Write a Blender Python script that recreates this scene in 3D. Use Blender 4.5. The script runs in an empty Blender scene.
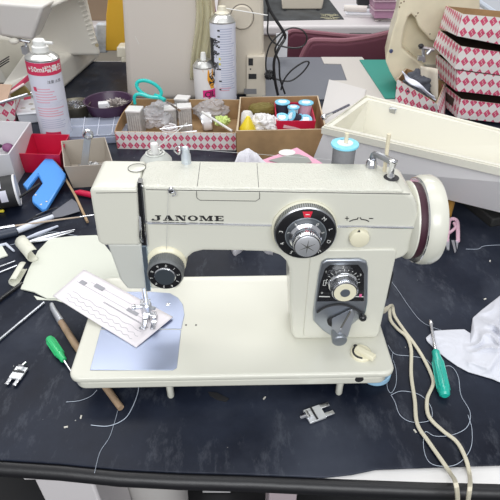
import bpy, bmesh, math, random
from mathutils import Matrix, Vector
from math import sin, cos, tan, pi, radians, sqrt, atan2
random.seed(7)
col = bpy.context.scene.collection
# ------------------------------------------------------------------ camera and measuring helpers
DZ = .016
H, PITCH, F = .529+DZ, radians(37), 504.0
def ray(px, py):
    dx, dy = (px-250)/F, (250-py)/F
    return Vector((dx, cos(PITCH)+dy*sin(PITCH), -sin(PITCH)+dy*cos(PITCH)))
EYE = Vector((0, 0, H))
def at(px, py, z=0.0):
    a = ray(px, py); return EYE + a*((z-H)/a.z)
def atY(px, py, Y):
    a = ray(px, py); return EYE + a*(Y/a.y)
YAW = .022
O0 = at(232, 376, .033+DZ)
MM = Matrix.Translation((O0.x, O0.y, DZ)) @ Matrix.Rotation(YAW, 4, 'Z')
MI = MM.inverted()
def mz(px, py, z=.033): return MI @ at(px, py, z+DZ)
def my(px, py, ly):
    n = Vector((-sin(YAW), cos(YAW), 0)); a = ray(px, py)
    t = (ly + O0.x*n.x + O0.y*n.y)/(a.dot(n)); return MI @ (EYE + a*t)

# ------------------------------------------------------------------ materials
def mat(name, c, rough=.5, metal=0, var=0, vscale=20, bump=0, bscale=200, coat=0, trans=0, alpha=1, c2=None, sheen=0, sss=0, emit=0, ior=1.5, spec=.5):
    m = bpy.data.materials.new(name); m.use_nodes = True
    nt = m.node_tree; b = nt.nodes['Principled BSDF']
    c = tuple(c)+(1,) if len(c) == 3 else c
    b.inputs['Base Color'].default_value = c
    b.inputs['Roughness'].default_value = rough
    b.inputs['Metallic'].default_value = metal
    b.inputs['Coat Weight'].default_value = coat
    b.inputs['Transmission Weight'].default_value = trans
    b.inputs['Alpha'].default_value = alpha
    b.inputs['IOR'].default_value = ior
    b.inputs['Specular IOR Level'].default_value = spec
    if emit:
        b.inputs['Emission Color'].default_value = c; b.inputs['Emission Strength'].default_value = emit
    tc = nt.nodes.new('ShaderNodeTexCoord')
    if var or c2:
        n = nt.nodes.new('ShaderNodeTexNoise'); n.inputs['Scale'].default_value = vscale; n.inputs['Detail'].default_value = 5
        nt.links.new(tc.outputs['Object'], n.inputs['Vector'])
        r = nt.nodes.new('ShaderNodeValToRGB')
        r.color_ramp.elements[0].position = .35; r.color_ramp.elements[1].position = .65
        k = var or .15
        r.color_ramp.elements[0].color = c if c2 else tuple(x*(1-k) for x in c[:3])+(1,)
        r.color_ramp.elements[1].color = (tuple(c2)+(1,)) if c2 else tuple(min(1, x*(1+k)) for x in c[:3])+(1,)
        nt.links.new(n.outputs['Fac'], r.inputs['Fac']); nt.links.new(r.outputs['Color'], b.inputs['Base Color'])
    if bump:
        n = nt.nodes.new('ShaderNodeTexNoise'); n.inputs['Scale'].default_value = bscale; n.inputs['Detail'].default_value = 3
        nt.links.new(tc.outputs['Object'], n.inputs['Vector'])
        bp = nt.nodes.new('ShaderNodeBump'); bp.inputs['Strength'].default_value = bump; bp.inputs['Distance'].default_value = .002
        nt.links.new(n.outputs['Fac'], bp.inputs['Height']); nt.links.new(bp.outputs['Normal'], b.inputs['Normal'])
    return m

def diamond_mat(name, P, PV, ky=1.1, base=(.78, .74, .72), ink=(.62, .07, .16)):
    m = bpy.data.materials.new(name); m.use_nodes = True
    nt = m.node_tree; b = nt.nodes['Principled BSDF']; L = nt.links.new; N = nt.nodes.new
    b.inputs['Roughness'].default_value = .6
    uv = N('ShaderNodeUVMap'); sp = N('ShaderNodeSeparateXYZ'); L(uv.outputs['UV'], sp.inputs[0])
    def M(op, a, v=None, w=None):
        n = N('ShaderNodeMath'); n.operation = op
        for i, q in enumerate((a, v, w)):
            if q is None: continue
            if isinstance(q, (int, float)): n.inputs[i].default_value = q
            else: L(q, n.inputs[i])
        return n.outputs[0]
    fx = M('SUBTRACT', M('FRACT', M('MULTIPLY', sp.outputs[0], 1/P)), .5)
    fy = M('SUBTRACT', M('FRACT', M('MULTIPLY', sp.outputs[1], 1/PV)), .5)
    d = M('ADD', M('ABSOLUTE', fx), M('MULTIPLY', M('ABSOLUTE', fy), ky))
    ins = M('LESS_THAN', d, .455)
    # pale looping mark printed inside every diamond: a slanted S
    q = M('ADD', fx, M('MULTIPLY', M('SINE', M('MULTIPLY', fy, 17)), .10))
    st = M('LESS_THAN', M('ABSOLUTE', q), .035)
    inn = M('LESS_THAN', M('ABSOLUTE', fy), .2)
    mark = M('MULTIPLY', st, inn)
    k = M('MULTIPLY', ins, M('SUBTRACT', 1, M('MULTIPLY', mark, .75)))
    # card only prints on the upright sides
    k = M('MULTIPLY', k, M('GREATER_THAN', sp.outputs[0], -5))
    mx = N('ShaderNodeMix'); mx.data_type = 'RGBA'
    L(k, mx.inputs['Factor']); mx.inputs['A'].default_value = base+(1,); mx.inputs['B'].default_value = ink+(1,)
    L(mx.outputs['Result'], b.inputs['Base Color'])
    return m

CREAM = mat('cream_enamel', (.66, .655, .575), .28, coat=.3, bump=.03, bscale=500)
CREAMT = mat('cream_hammered_enamel', (.66, .655, .575), .3, coat=.4, bump=.7, bscale=520)
CREAM2 = mat('warm_cream_plastic', (.78, .74, .56), .35, coat=.2)
CHROME = mat('chrome', (.72, .73, .76), .16, 1)
STEEL = mat('brushed_steel', (.62, .64, .68), .36, .9, var=.1, vscale=60)
PLATE = mat('satin_plate_steel', (.38, .43, .57), .30, 1, bump=.02)
BLACKG = mat('black_gloss', (.012, .012, .014), .25, coat=.3)
BLACKM = mat('black_matte', (.02, .02, .022), .6)
SEAM = mat('dark_seam', (.10, .10, .09), .7)
MAROON = mat('maroon_rubber_belt', (.045, .008, .02), .55)
GREYK = mat('dark_knurl', (.24, .25, .26), .4, .6, bump=.5, bscale=900)
GREYD = mat('grey_disc', (.28, .31, .34), .35, .5)
WHITEINK = mat('white_ink', (.75, .75, .72), .6)
GREYINK = mat('grey_ink', (.38, .38, .38), .6)
REDINK = mat('red_ink', (.7, .02, .05), .45)
PINKINK = mat('pink_ink', (.8, .15, .35), .5)

# ------------------------------------------------------------------ mesh builder
class MB:
    def __init__(s): s.v = []; s.f = []
    def add(s, vs, fs):
        o = len(s.v); s.v += [Vector(v) for v in vs]; s.f += [tuple(i+o for i in f) for f in fs]; return s
    def hexa(s, b, t):
        n = len(b)
        return s.add(list(b)+list(t), [tuple(range(n))[::-1], tuple(range(n, 2*n))]+[(i, (i+1) % n, n+(i+1) % n, n+i) for i in range(n)])
    def box(s, c, d, rz=0, R=None):
        R = R or Matrix.Rotation(rz, 4, 'Z'); c = Vector(c); x, y, z = d[0]/2, d[1]/2, d[2]/2
        g = lambda sx, sy, sz: c + R @ Vector((sx*x, sy*y, sz*z))
        return s.hexa([g(-1,-1,-1), g(1,-1,-1), g(1,1,-1), g(-1,1,-1)], [g(-1,-1,1), g(1,-1,1), g(1,1,1), g(-1,1,1)])
    def prism(s, pts, off):
        off = Vector(off); return s.hexa([Vector(p) for p in pts], [Vector(p)+off for p in pts])
    def tube(s, pts, r, n=8, closed=False):
        pts = [Vector(p) for p in pts]; m = len(pts); rs = r if isinstance(r, (list, tuple)) else [r]*m
        T = []
        for i in range(m):
            a = pts[(i-1) % m] if (closed or i) else pts[i]; b = pts[(i+1) % m] if (closed or i < m-1) else pts[i]
            t = b-a; T.append(t.normalized() if t.length > 1e-9 else Vector((0, 0, 1)))
        u = T[0].orthogonal().normalized(); vs = []
        for i in range(m):
            u = (u - T[i]*u.dot(T[i])); u = u.normalized() if u.length > 1e-6 else T[i].orthogonal().normalized()
            w = T[i].cross(u)
            for k in range(n):
                a = 2*pi*k/n; vs.append(pts[i]+(u*cos(a)+w*sin(a))*rs[i])
        fs = []
        for i in range(m if closed else m-1):
            j = (i+1) % m
            for k in range(n): fs.append((i*n+k, i*n+(k+1) % n, j*n+(k+1) % n, j*n+k))
        if not closed: fs += [tuple(range(n))[::-1], tuple(range((m-1)*n, m*n))]
        return s.add(vs, fs)
    def lathe(s, prof, o, ax=(0, 0, 1), n=32, sx=1, ref=None):
        ax = Vector(ax).normalized(); o = Vector(o)
        u = Vector(ref) if ref else ax.orthogonal(); u = (u-ax*u.dot(ax)).normalized(); w = ax.cross(u); vs = []; fs = []
        for r, h in prof:
            for k in range(n):
                a = 2*pi*k/n; vs.append(o+ax*h+(u*cos(a)*sx+w*sin(a))*max(r, 1e-5))
        for i in range(len(prof)-1):
            for k in range(n): fs.append((i*n+k, i*n+(k+1) % n, (i+1)*n+(k+1) % n, (i+1)*n+k))
        fs += [tuple(range(n))[::-1], tuple(range((len(prof)-1)*n, len(prof)*n))]
        return s.add(vs, fs)
    def ell(s, c, rx, ry, rz, n=14, R=None):
        R = R or Matrix.Identity(4); vs = []; fs = []; m = n//2
        for i in range(m+1):
            t = pi*i/m
            for k in range(n):
                a = 2*pi*k/n; vs.append(Vector(c)+R @ Vector((rx*sin(t)*cos(a), ry*sin(t)*sin(a), rz*cos(t))))
        for i in range(m):
            for k in range(n): fs.append((i*n+k, (i+1)*n+k, (i+1)*n+(k+1) % n, i*n+(k+1) % n))
        return s.add(vs, fs)
    def grid(s, fn, nu, nv):
        vs = [fn(i/nu, j/nv) for j in range(nv+1) for i in range(nu+1)]
        return s.add(vs, [(j*(nu+1)+i, j*(nu+1)+i+1, (j+1)*(nu+1)+i+1, (j+1)*(nu+1)+i) for j in range(nv) for i in range(nu)])
    def polys(s, ps, fn, d=None):
        for p in ps:
            v = [fn(*q) for q in p]
            if d: s.prism(v, d)
            else: s.add(v, [tuple(range(len(v)))])
        return s

MATS = {}
def root_of(o):
    while o.parent: o = o.parent
    return o
def build(name, mb, m, parent=None, world=True, bevel=0, seg=2, smooth=35, subsurf=0, solid=0, label=None, uv=None, fix=True):
    me = bpy.data.meshes.new(name)
    vs = mb.v; loc = Vector((0, 0, 0))
    if parent:
        if world:
            W = MATS[root_of(parent).name].inverted(); vs = [W @ v for v in vs]
    else:
        xs = [v.x for v in vs]; ys = [v.y for v in vs]; loc = Vector(((min(xs)+max(xs))/2, (min(ys)+max(ys))/2, min(v.z for v in vs)))
        vs = [v-loc for v in vs]
    me.from_pydata([tuple(v) for v in vs], [], mb.f)
    if fix:
        b = bmesh.new(); b.from_mesh(me); bmesh.ops.remove_doubles(b, verts=b.verts, dist=1e-6)
        bmesh.ops.recalc_face_normals(b, faces=b.faces); b.to_mesh(me); b.free()
    if uv is not None:
        l = me.uv_layers.new(name='UVMap')
        for p in me.polygons:
            n = p.normal; h = Vector((-n.y, n.x, 0))
            side = abs(n.z) < .6 and h.length > 1e-4
            if side: h.normalize()
            for li in p.loop_indices:
                c = me.vertices[me.loops[li].vertex_index].co
                l.data[li].uv = ((c.dot(h)+uv[0]) if side else -100, c.z+uv[1])
    me.materials.append(m)
    if smooth:
        me.shade_smooth(); me.set_sharp_from_angle(angle=radians(smooth))
    o = bpy.data.objects.new(name, me); col.objects.link(o)
    if parent: o.parent = parent
    else: o.location = loc; MATS[o.name] = Matrix.Translation(loc)
    if solid: q = o.modifiers.new('solid', 'SOLIDIFY'); q.thickness = solid; q.offset = 0
    if bevel:
        q = o.modifiers.new('bevel', 'BEVEL'); q.width = bevel; q.segments = seg; q.limit_method = 'ANGLE'; q.angle_limit = radians(30); q.harden_normals = False
    if subsurf: q = o.modifiers.new('sub', 'SUBSURF'); q.levels = q.render_levels = subsurf
    if label: o['label'] = label
    return o
def tag(o, label, cat, group=None):
    o['label'] = label; o['category'] = cat
    if group: o['group'] = group
    return o
def thing(name, label, cat, loc, rz=0, group=None):
    o = bpy.data.objects.new(name, None); col.objects.link(o); o.location = loc; o.rotation_euler = (0, 0, rz)
    o.empty_display_size = .02
    MATS[o.name] = Matrix.Translation(Vector(loc)) @ Matrix.Rotation(rz, 4, 'Z')
    return tag(o, label, cat, group)
def struct(name, mb, m, **k):
    o = build(name, mb, m, **k); o['kind'] = 'structure'; return o
def smoothpts(p, n=6, closed=False):
    p = [Vector(q) for q in p]; out = []; m = len(p)
    for i in range(m if closed else m-1):
        g = lambda j: p[j % m] if closed else p[max(0, min(m-1, j))]
        a, b, c, d = g(i-1), g(i), g(i+1), g(i+2)
        for k in range(n):
            t = k/n; out.append(.5*((2*b)+(c-a)*t+(2*a-5*b+4*c-d)*t*t+(3*b-a-3*c+d)*t**3))
    if not closed: out.append(p[-1])
    return out
def rrect(w, h, r, n=4):
    out = []
    for cx, cy, a0 in ((w/2-r, h/2-r, 0), (-w/2+r, h/2-r, 90), (-w/2+r, -h/2+r, 180), (w/2-r, -h/2+r, 270)):
        for k in range(n+1):
            a = radians(a0+90*k/n); out.append((cx+r*cos(a), cy+r*sin(a)))
    return out
def text_mesh(s, size=1.0, ox=0, oy=0, bold=0):
    cu = bpy.data.curves.new('t', 'FONT'); cu.body = s; cu.size = size; cu.align_x = 'CENTER'; cu.align_y = 'CENTER'; cu.offset = bold; cu.resolution_u = 2
    o = bpy.data.objects.new('t', cu); col.objects.link(o)
    dg = bpy.context.evaluated_depsgraph_get(); me = o.evaluated_get(dg).to_mesh()
    vs = [(v.co.x+ox, v.co.y+oy) for v in me.vertices]; fs = [tuple(p.vertices) for p in me.polygons]
    o.evaluated_get(dg).to_mesh_clear(); bpy.data.objects.remove(o); bpy.data.curves.remove(cu)
    return vs, fs
def put_text(mb, s, size, fn, ox=0, oy=0, bold=0):
    vs, fs = text_mesh(s, size, ox, oy, bold); return mb.add([fn(x, y) for x, y in vs], fs)
def thread(name, pts, label, group=None, r=.0004, m=None, cat='thread', n=6):
    return tag(build(name, MB().tube(smoothpts(pts, 8), r, n), m or THREADM), label, cat, group)
THREADM = mat('pale_thread', (.50, .56, .66), .6)

from mathutils import noise as mn
def crumple(c, rx, ry, rz, seed, amp=.5, freq=2.2, flat=None, nu=64, nv=40):
    off = Vector((seed*3.1, seed*1.7, seed*.9)); c = Vector(c)
    def fn(u, v):
        a = 2*pi*u; t = pi*v; d = Vector((sin(t)*cos(a), sin(t)*sin(a), cos(t)))
        k = 1+amp*(sum(abs(mn.noise(d*freq*f+off))/f for f in (1, 2, 4))*1.3-.45)
        p = Vector((rx*d.x, ry*d.y, rz*d.z))*k
        if flat is not None: p.z = max(p.z, -flat)
        return c+p
    return MB().grid(fn, nu, nv)
# ------------------------------------------------------------------ the place itself
def table_mat():
    m = bpy.data.materials.new('dark_worn_rubber_mat'); m.use_nodes = True
    nt = m.node_tree; b = nt.nodes['Principled BSDF']; L = nt.links.new; N = nt.nodes.new
    tc = N('ShaderNodeTexCoord')
    n1 = N('ShaderNodeTexNoise'); n1.inputs['Scale'].default_value = 5; n1.inputs['Detail'].default_value = 8; n1.inputs['Roughness'].default_value = .65
    L(tc.outputs['Object'], n1.inputs['Vector'])
    r = N('ShaderNodeValToRGB'); e = r.color_ramp.elements
    e[0].position = .35; e[0].color = (.004, .006, .014, 1); e[1].position = .7; e[1].color = (.020, .026, .044, 1)
    L(n1.outputs['Fac'], r.inputs['Fac'])
    n0 = N('ShaderNodeTexNoise'); n0.inputs['Scale'].default_value = 2.6; n0.inputs['Detail'].default_value = 6; n0.inputs['Roughness'].default_value = .6
    L(tc.outputs['Object'], n0.inputs['Vector'])
    r0 = N('ShaderNodeValToRGB'); e = r0.color_ramp.elements; e[0].position = .48; e[0].color = (0, 0, 0, 1); e[1].position = .66; e[1].color = (1, 1, 1, 1)
    L(n0.outputs['Fac'], r0.inputs['Fac'])
    m0 = N('ShaderNodeMix'); m0.data_type = 'RGBA'; L(r0.outputs['Color'], m0.inputs['Factor']); L(r.outputs['Color'], m0.inputs['A']); m0.inputs['B'].default_value = (.045, .052, .072, 1)
    # scuffs
    mp = N('ShaderNodeMapping'); mp.inputs['Scale'].default_value = (14, 6, 1); mp.inputs['Rotation'].default_value = (0, 0, .7)
    L(tc.outputs['Object'], mp.inputs['Vector'])
    n2 = N('ShaderNodeTexNoise'); n2.inputs['Scale'].default_value = 2; n2.inputs['Detail'].default_value = 10; n2.inputs['Roughness'].default_value = .75
    L(mp.outputs[0], n2.inputs['Vector'])
    r2 = N('ShaderNodeValToRGB'); e = r2.color_ramp.elements; e[0].position = .54; e[0].color = (0, 0, 0, 1); e[1].position = .80; e[1].color = (1, 1, 1, 1)
    L(n2.outputs['Fac'], r2.inputs['Fac'])
    mx = N('ShaderNodeMix'); mx.data_type = 'RGBA'; L(r2.outputs['Color'], mx.inputs['Factor']); L(m0.outputs['Result'], mx.inputs['A']); mx.inputs['B'].default_value = (.085, .093, .115, 1)
    # crumbs and lint specks
    vo = N('ShaderNodeTexVoronoi'); vo.inputs['Scale'].default_value = 70; L(tc.outputs['Object'], vo.inputs['Vector'])
    r3 = N('ShaderNodeValToRGB'); e = r3.color_ramp.elements; e[0].position = .035; e[0].color = (1, 1, 1, 1); e[1].position = .06; e[1].color = (0, 0, 0, 1)
    L(vo.outputs['Distance'], r3.inputs['Fac'])
    n3 = N('ShaderNodeTexNoise'); n3.inputs['Scale'].default_value = 9; L(tc.outputs['Object'], n3.inputs['Vector'])
    cmp_ = N('ShaderNodeMath'); cmp_.operation = 'GREATER_THAN'; cmp_.inputs[1].default_value = .62; L(n3.outputs['Fac'], cmp_.inputs[0])
    ml = N('ShaderNodeMath'); ml.operation = 'MULTIPLY'; L(r3.outputs['Color'], ml.inputs[0]); L(cmp_.outputs[0], ml.inputs[1])
    mx2 = N('ShaderNodeMix'); mx2.data_type = 'RGBA'; L(ml.outputs[0], mx2.inputs['Factor']); L(mx.outputs['Result'], mx2.inputs['A']); mx2.inputs['B'].default_value = (.5, .5, .48, 1)
    L(mx2.outputs['Result'], b.inputs['Base Color']); b.inputs['Specular IOR Level'].default_value = .2
    rr = N('ShaderNodeMapRange'); rr.inputs['To Min'].default_value = .30; rr.inputs['To Max'].default_value = .55; L(n1.outputs['Fac'], rr.inputs['Value']); L(rr.outputs[0], b.inputs['Roughness'])
    bp = N('ShaderNodeBump'); bp.inputs['Strength'].default_value = .12; bp.inputs['Distance'].default_value = .002; L(n2.outputs['Fac'], bp.inputs['Height']); L(bp.outputs['Normal'], b.inputs['Normal'])
    return m
TABLEM = table_mat()
WHITELAM = mat('white_laminate', (.70, .69, .68), .35, var=.06, vscale=14)
EDGE = mat('black_rubber_edge', (.008, .008, .010), .4, bump=.2, bscale=60)

# room
fl = MB().box((0, 1.5, -.735), (9, 9, .03)); struct('floor', fl, mat('dark_floor', (.02, .02, .022), .5, var=.3, vscale=3))
wl = MB().box((0, 5.05, .6), (9, .1, 2.7)); struct('wall_back', wl, mat('grey_wall', (.45, .43, .40), .8, var=.05))

# work table with its rubber mat
tt = thing('work_table', 'wide work table with a white laminate top, black rounded front edge', 'table', (0, 1.1, -.73))
XS = [-1.5, -.6, -.27, 0, .13, .32, 1.5]
def front(px_list):
    return [at(a, b, 0) for a, b in px_list]
FR = front([(-150, 452), (0, 459), (60, 463), (120, 469), (180, 472), (250, 474), (340, 478), (420, 481), (500, 483), (650, 486)])
top = [Vector((p.x, p.y, -.004)) for p in FR] + [Vector((1.5, 1.86, -.004)), Vector((-1.5, 1.86, -.004))]
build('table_top', MB().prism(top, (0, 0, -.03)), WHITELAM, tt)
build('edge_banding', MB().tube([Vector((p.x, p.y-.003, -.013)) for p in FR], .0100, 14), EDGE, tt, label='black rounded edge strip')
for x, y in ((-1.3, .5), (1.3, .5), (-1.3, 1.7), (1.3, 1.7)):
    build('leg', MB().box((x, y, -.382), (.05, .05, .696)), EDGE, tt, bevel=.004)
# rubber mat lying on the table
FM = front([(-150, 452), (0, 459.3), (60, 463.3), (120, 469.2), (180, 472.2), (250, 474.2), (325, 477), (352, 474), (376, 469), (440, 466.5), (500, 464.5), (650, 460)])
mt = [Vector((p.x, p.y, -.0035)) for p in FM] + [Vector((1.48, 1.84, -.0035)), Vector((-1.48, 1.84, -.0035))]
tag(build('table_mat', MB().prism(mt, (0, 0, .0035)), TABLEM, bevel=.001, seg=2), 'dark scuffed rubber mat covering the work table under the sewing machine', 'mat')

# ------------------------------------------------------------------ lights (ceiling fluorescents above the bench, plus an added front fill)
def area(name, loc, sx, sy, power, colr=(1, 1, 1), rot=(0, 0, 0)):
    l = bpy.data.lights.new(name, 'AREA'); l.shape = 'RECTANGLE'; l.size = sx; l.size_y = sy; l.energy = power; l.color = colr
    o = bpy.data.objects.new(name, l); o.location = loc; o.rotation_euler = rot; col.objects.link(o); return o
area('ceiling_or_fill_lamp', (-.5, 1.5, 1.9), 2.4, .5, 30, (1, .99, .97))
area('ceiling_or_fill_lamp', (.3, .45, 1.9), 2.4, .5, 9, (.97, .99, 1))
area('ceiling_or_fill_lamp', (.2, 3.0, 1.9), 2.4, .5, 30, (1, .99, .97))
area('ceiling_or_fill_lamp', (.0, -1.3, 1.3), 2.4, .9, 52, (.97, .99, 1), (radians(50), 0, 0))  # added tilted fill behind the camera, brightens the front faces
w = bpy.data.worlds.new('room_light'); bpy.context.scene.world = w; w.use_nodes = True
w.node_tree.nodes['Background'].inputs['Color'].default_value = (.96, .97, 1, 1)
w.node_tree.nodes['Background'].inputs['Strength'].default_value = .56

cam = bpy.data.cameras.new('camera'); co = bpy.data.objects.new('camera', cam); col.objects.link(co)
cam.sensor_width = 36; cam.lens = F/500*36; cam.clip_start = .02; co.location = EYE; co.rotation_euler = (pi/2-PITCH, 0, 0)
bpy.context.scene.camera = co
vs_ = bpy.context.scene.view_settings; vs_.view_transform = 'Standard'; vs_.look = 'None'; vs_.exposure = -.28; vs_.gamma = 1; vs_.use_curve_mapping = False
# ------------------------------------------------------------------ the sewing machine
S = thing('sewing_machine', 'vintage cream flatbed sewing machine with chrome dials lettered JANOME', 'sewing machine', (O0.x, O0.y, DZ), YAW)
def P(name, mb, m, parent=None, **k): return build(name, mb, m, parent or S, world=False, **k)
YF = .058
YB = mz(200, 163, .262).y; HYc = YF+(YB-YF)*.5
# bed
w_, d_ = .4045, .193
bp_ = [(x+.0008, y+d_/2) for x, y in rrect(w_, d_, .014, 6)]
bed = MB().prism([(x, y, .0235) for x, y in bp_], (0, 0, .0095)); bed_o = P('bed', bed, CREAM, bevel=.0035, seg=4)
sk = [(x+.0000, y+d_/2) for x, y in rrect(w_-.012, d_-.003, .014, 6)]
P('bed_skirt', MB().prism([(x, y, .0105) for x, y in sk], (0, 0, .0140)), CREAM, bevel=.003, seg=3)
for px in (171, 338):
    c = my(px, 392, .012)
    P('bed_foot', MB().lathe([(.0038, 0), (.0045, .002), (.0045, .028)], (c.x, .009, -DZ)), CREAM)
for x in (-.15, .15): P('bed_foot', MB().lathe([(.0038, 0), (.0045, .002), (.0045, .028)], (x, .17, -DZ)), CREAM)
# dots (screw holes) on the bed
for px, py in ((186, 325), (196, 325), (352, 376)):
    if py > 370: 
        c = my(px+8, 378, 0); P('bed_hole', MB().lathe([(.0055, 0), (.0055, .0012)], (c.x, .0025, .0205), (0, -1, 0), 16), BLACKM)
    else:
        c = mz(px, py, .0331); P('bed_hole', MB().lathe([(.0013, 0), (.0013, .0005)], (c.x, c.y, .0328), n=10), BLACKM)
# needle plate and slide plate
def bedpoly(pts, z): return [Vector((*mz(a, b, z).xy, z)) for a, b in pts]
P('needle_plate', MB().prism(bedpoly([(101, 329), (181.5, 329), (184.5, 315), (183, 305), (178, 298), (170, 293.5), (150, 292), (126, 292)], .033), (0, 0, .0009)), PLATE, bevel=.0004, label='steel needle plate with rounded back corner')
P('slide_plate', MB().prism(bedpoly([(90, 370.5), (173, 370.5), (177, 368), (181.2, 330), (100.5, 330)], .033), (0, 0, .0009)), PLATE, bevel=.0004)
c = mz(168, 304.5, .034); P('plate_screw', MB().lathe([(.0030, 0), (.0030, .0006), (.0018, .0008)], (c.x, c.y, .0338), n=16), CHROME)
# body: arm + column + head as one casting
def poly_my(pts, y): return [Vector((my(a, b, y).x, y, my(a, b, y).z)) for a, b in pts]
arm = [(142, 188), (200, 188.5), (300, 190.5), (405, 192.5), (414, 196), (418, 206), (418.5, 222), (416, 240), (411, 251), (404, 257.5), (391, 262),
       (387.5, 269), (384, 290), (380.5, 318), (377.5, 340), (294.5, 340), (291.5, 334), (290, 300), (289.5, 270), (286.5, 262), (280, 256), (270, 252.5),
       (240, 251.5), (203, 251), (193, 253.5), (187, 259), (184, 268), (183, 281), (178, 289), (152, 290), (147, 286)]
pts = poly_my(arm, YF)
for q in pts[14:17]: q.z = max(q.z, .0335)
for q in pts:
    if q.z < .036: q.z = .0332
P('arm_and_column', MB().prism(pts, (0, YB-YF, 0)), CREAM, bevel=.0055, seg=5)
# rounded border round the foot of the column
c0, c1 = my(303, 335, YF-.0012), my(378.5, 335, YF-.0012)
zz = my(300, 250, YF-.0012).z
pan = rrect(c1.x-c0.x, zz-.040, .006, 4)
cx = (c0.x+c1.x)/2
P('column_panel', MB().prism([(cx+x, YF-.0022, .040+(zz-.040)/2+y) for x, y in pan], (0, .004, 0)), CREAM, bevel=.0018, seg=3)
# top cover with its hammered finish
zt = my(200, 187, YF).z
def topz(x): return .2662 - (x+.14)*.030
def toppt(px, py, dz=0):
    a = my(px, py, YF)
    p_ = mz(px, py, .262); z = topz(p_.x)+dz; return Vector((*mz(px, py, z).xy, z))
xl, xr = my(138.5, 188, YF).x, my(408, 192, YF).x-.004
tp = [Vector((x, y, topz(x)-.0025)) for x, y in ((xl, YF+.001), (xr, YF+.001), (xr-.001, YF+.012), (xr-.012, YB-.004), (xr-.022, YB), (xl+.012, YB), (xl, YB-.006))]
P('top_cover', MB().prism(tp, (0, 0, .0042)), CREAMT, bevel=.0018, seg=3)
# seam lines of the hinged lid
a, b = toppt(200, 164, .0018), toppt(257, 164, .0018)
l1 = [Vector((a.x, YB-.004, topz(a.x)+.0016)), Vector((a.x, YF+.003, topz(a.x)+.0016)), Vector((a.x-.001, YF-.0006, topz(a.x)-.004)), Vector((a.x-.001, YF-.0006, topz(a.x)-.010)), Vector((a.x+.002, YF-.0006, topz(a.x)-.013)),
      Vector((b.x-.003, YF-.0006, topz(b.x)-.013)), Vector((b.x+.001, YF-.0006, topz(b.x)-.010)), Vector((b.x+.001, YF-.0006, topz(b.x)-.004)), Vector((b.x, YF+.003, topz(b.x)+.0016)), Vector((b.x, YB-.004, topz(b.x)+.0016))]
P('lid_seam', MB().tube(l1, .00035, 6), SEAM, label='thin dark seam around the hinged lid')
s1, s2 = my(146, 189.5, YF), my(410, 194, YF)
P('top_seam', MB().tube([(s1.x, YF-.0001, s1.z), (s2.x, YF-.0001, s2.z)], .0005, 6), SEAM)
# chrome trim strip
t1, t2, t3, t4 = my(144, 222.5, YF), my(278, 225.5, YF), my(332, 226, YF), my(418, 227.5, YF)
P('trim_strip', MB().tube([(t1.x, YF, t1.z), (t2.x, YF, t2.z)], .0016, 8).tube([(t3.x, YF, t3.z), (t4.x-.002, YF, t4.z)], .0016, 8), CHROME)
# left end cover (face block) and lower nose
fc = [(94, 190.5), (137.5, 190.5), (140.5, 246), (104, 246), (98, 243), (89.5, 192)]
P('face_cover', MB().prism([Vector((q.x, q.y, min(q.z, topz(q.x)+.0012))) for q in poly_my([(91, 187), (137.5, 187)]+fc[2:], YF-.002)], (0, YB-YF+.002, 0)), CREAM, bevel=.0055, seg=5)
ns = [(107, 244), (142, 244), (147, 289.5), (127.5, 289.5), (120, 280)]
P('face_nose', MB().prism(poly_my(ns, YF-.001), (0, YB-YF-.004, 0)), mat('cream_enamel_shaded', (.55, .56, .52), .5), bevel=.003, seg=3)  # darker cream paints the shade on the nose below the cover
q0, q1 = my(93, 188, YF-.002), my(136, 188, YF-.002); zc_ = min(q0.z, topz(q0.x))-.004
P('cover_seam', MB().tube([(q0.x+.002, YF-.0022, zc_-.001), (q1.x, YF-.0022, zc_-.001)], .0004, 5), SEAM)
c = toppt(137, 168.5, .001)
P('oil_cap', MB().lathe([(.0095, 0), (.0095, .0006), (.0088, .0010), (.0, .0010)], (c.x, c.y, topz(c.x)+.0012), n=24), CREAM)
P('oil_cap_rim', MB().tube([(c.x+.0097*cos(t*pi/16), c.y+.0097*sin(t*pi/16), topz(c.x)+.0020) for t in range(32)], .0004, 5, closed=True), SEAM)
# take-up lever slot: black channel and chrome lever
sl = [my(*q, YF-.001) for q in ((137.2, 182), (141.6, 183), (146, 247), (142, 247))]
P('lever_slot', MB().prism([(q.x, YF-.0015, q.z) for q in sl], (0, .01, 0)), BLACKG)
a, b = my(141.6, 186, YF-.003), my(147, 246, YF-.003)
P('slot_trim', MB().tube([(a.x, YF-.0025, a.z), (b.x, YF-.0025, b.z)], .0013, 8), CHROME)
a, b = my(140.5, 228, YF-.006), my(142.5, 243, YF-.006)
P('take_up_lever', MB().tube(smoothpts([(a.x, YF, a.z+.012), (a.x, YF-.006, a.z), (b.x-.001, YF-.007, (a.z+b.z)/2), (b.x, YF-.003, b.z)], 4), .0014, 8), CHROME)
nb = [my(*q, YF-.001) for q in ((142, 246), (146.5, 246), (151, 290), (146.5, 290))]
P('face_strip', MB().prism([(q.x, YF-.003, q.z) for q in nb], (0, .006, 0)), mat('pale_blue_steel', (.62, .78, .95), .3, 1))

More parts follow.
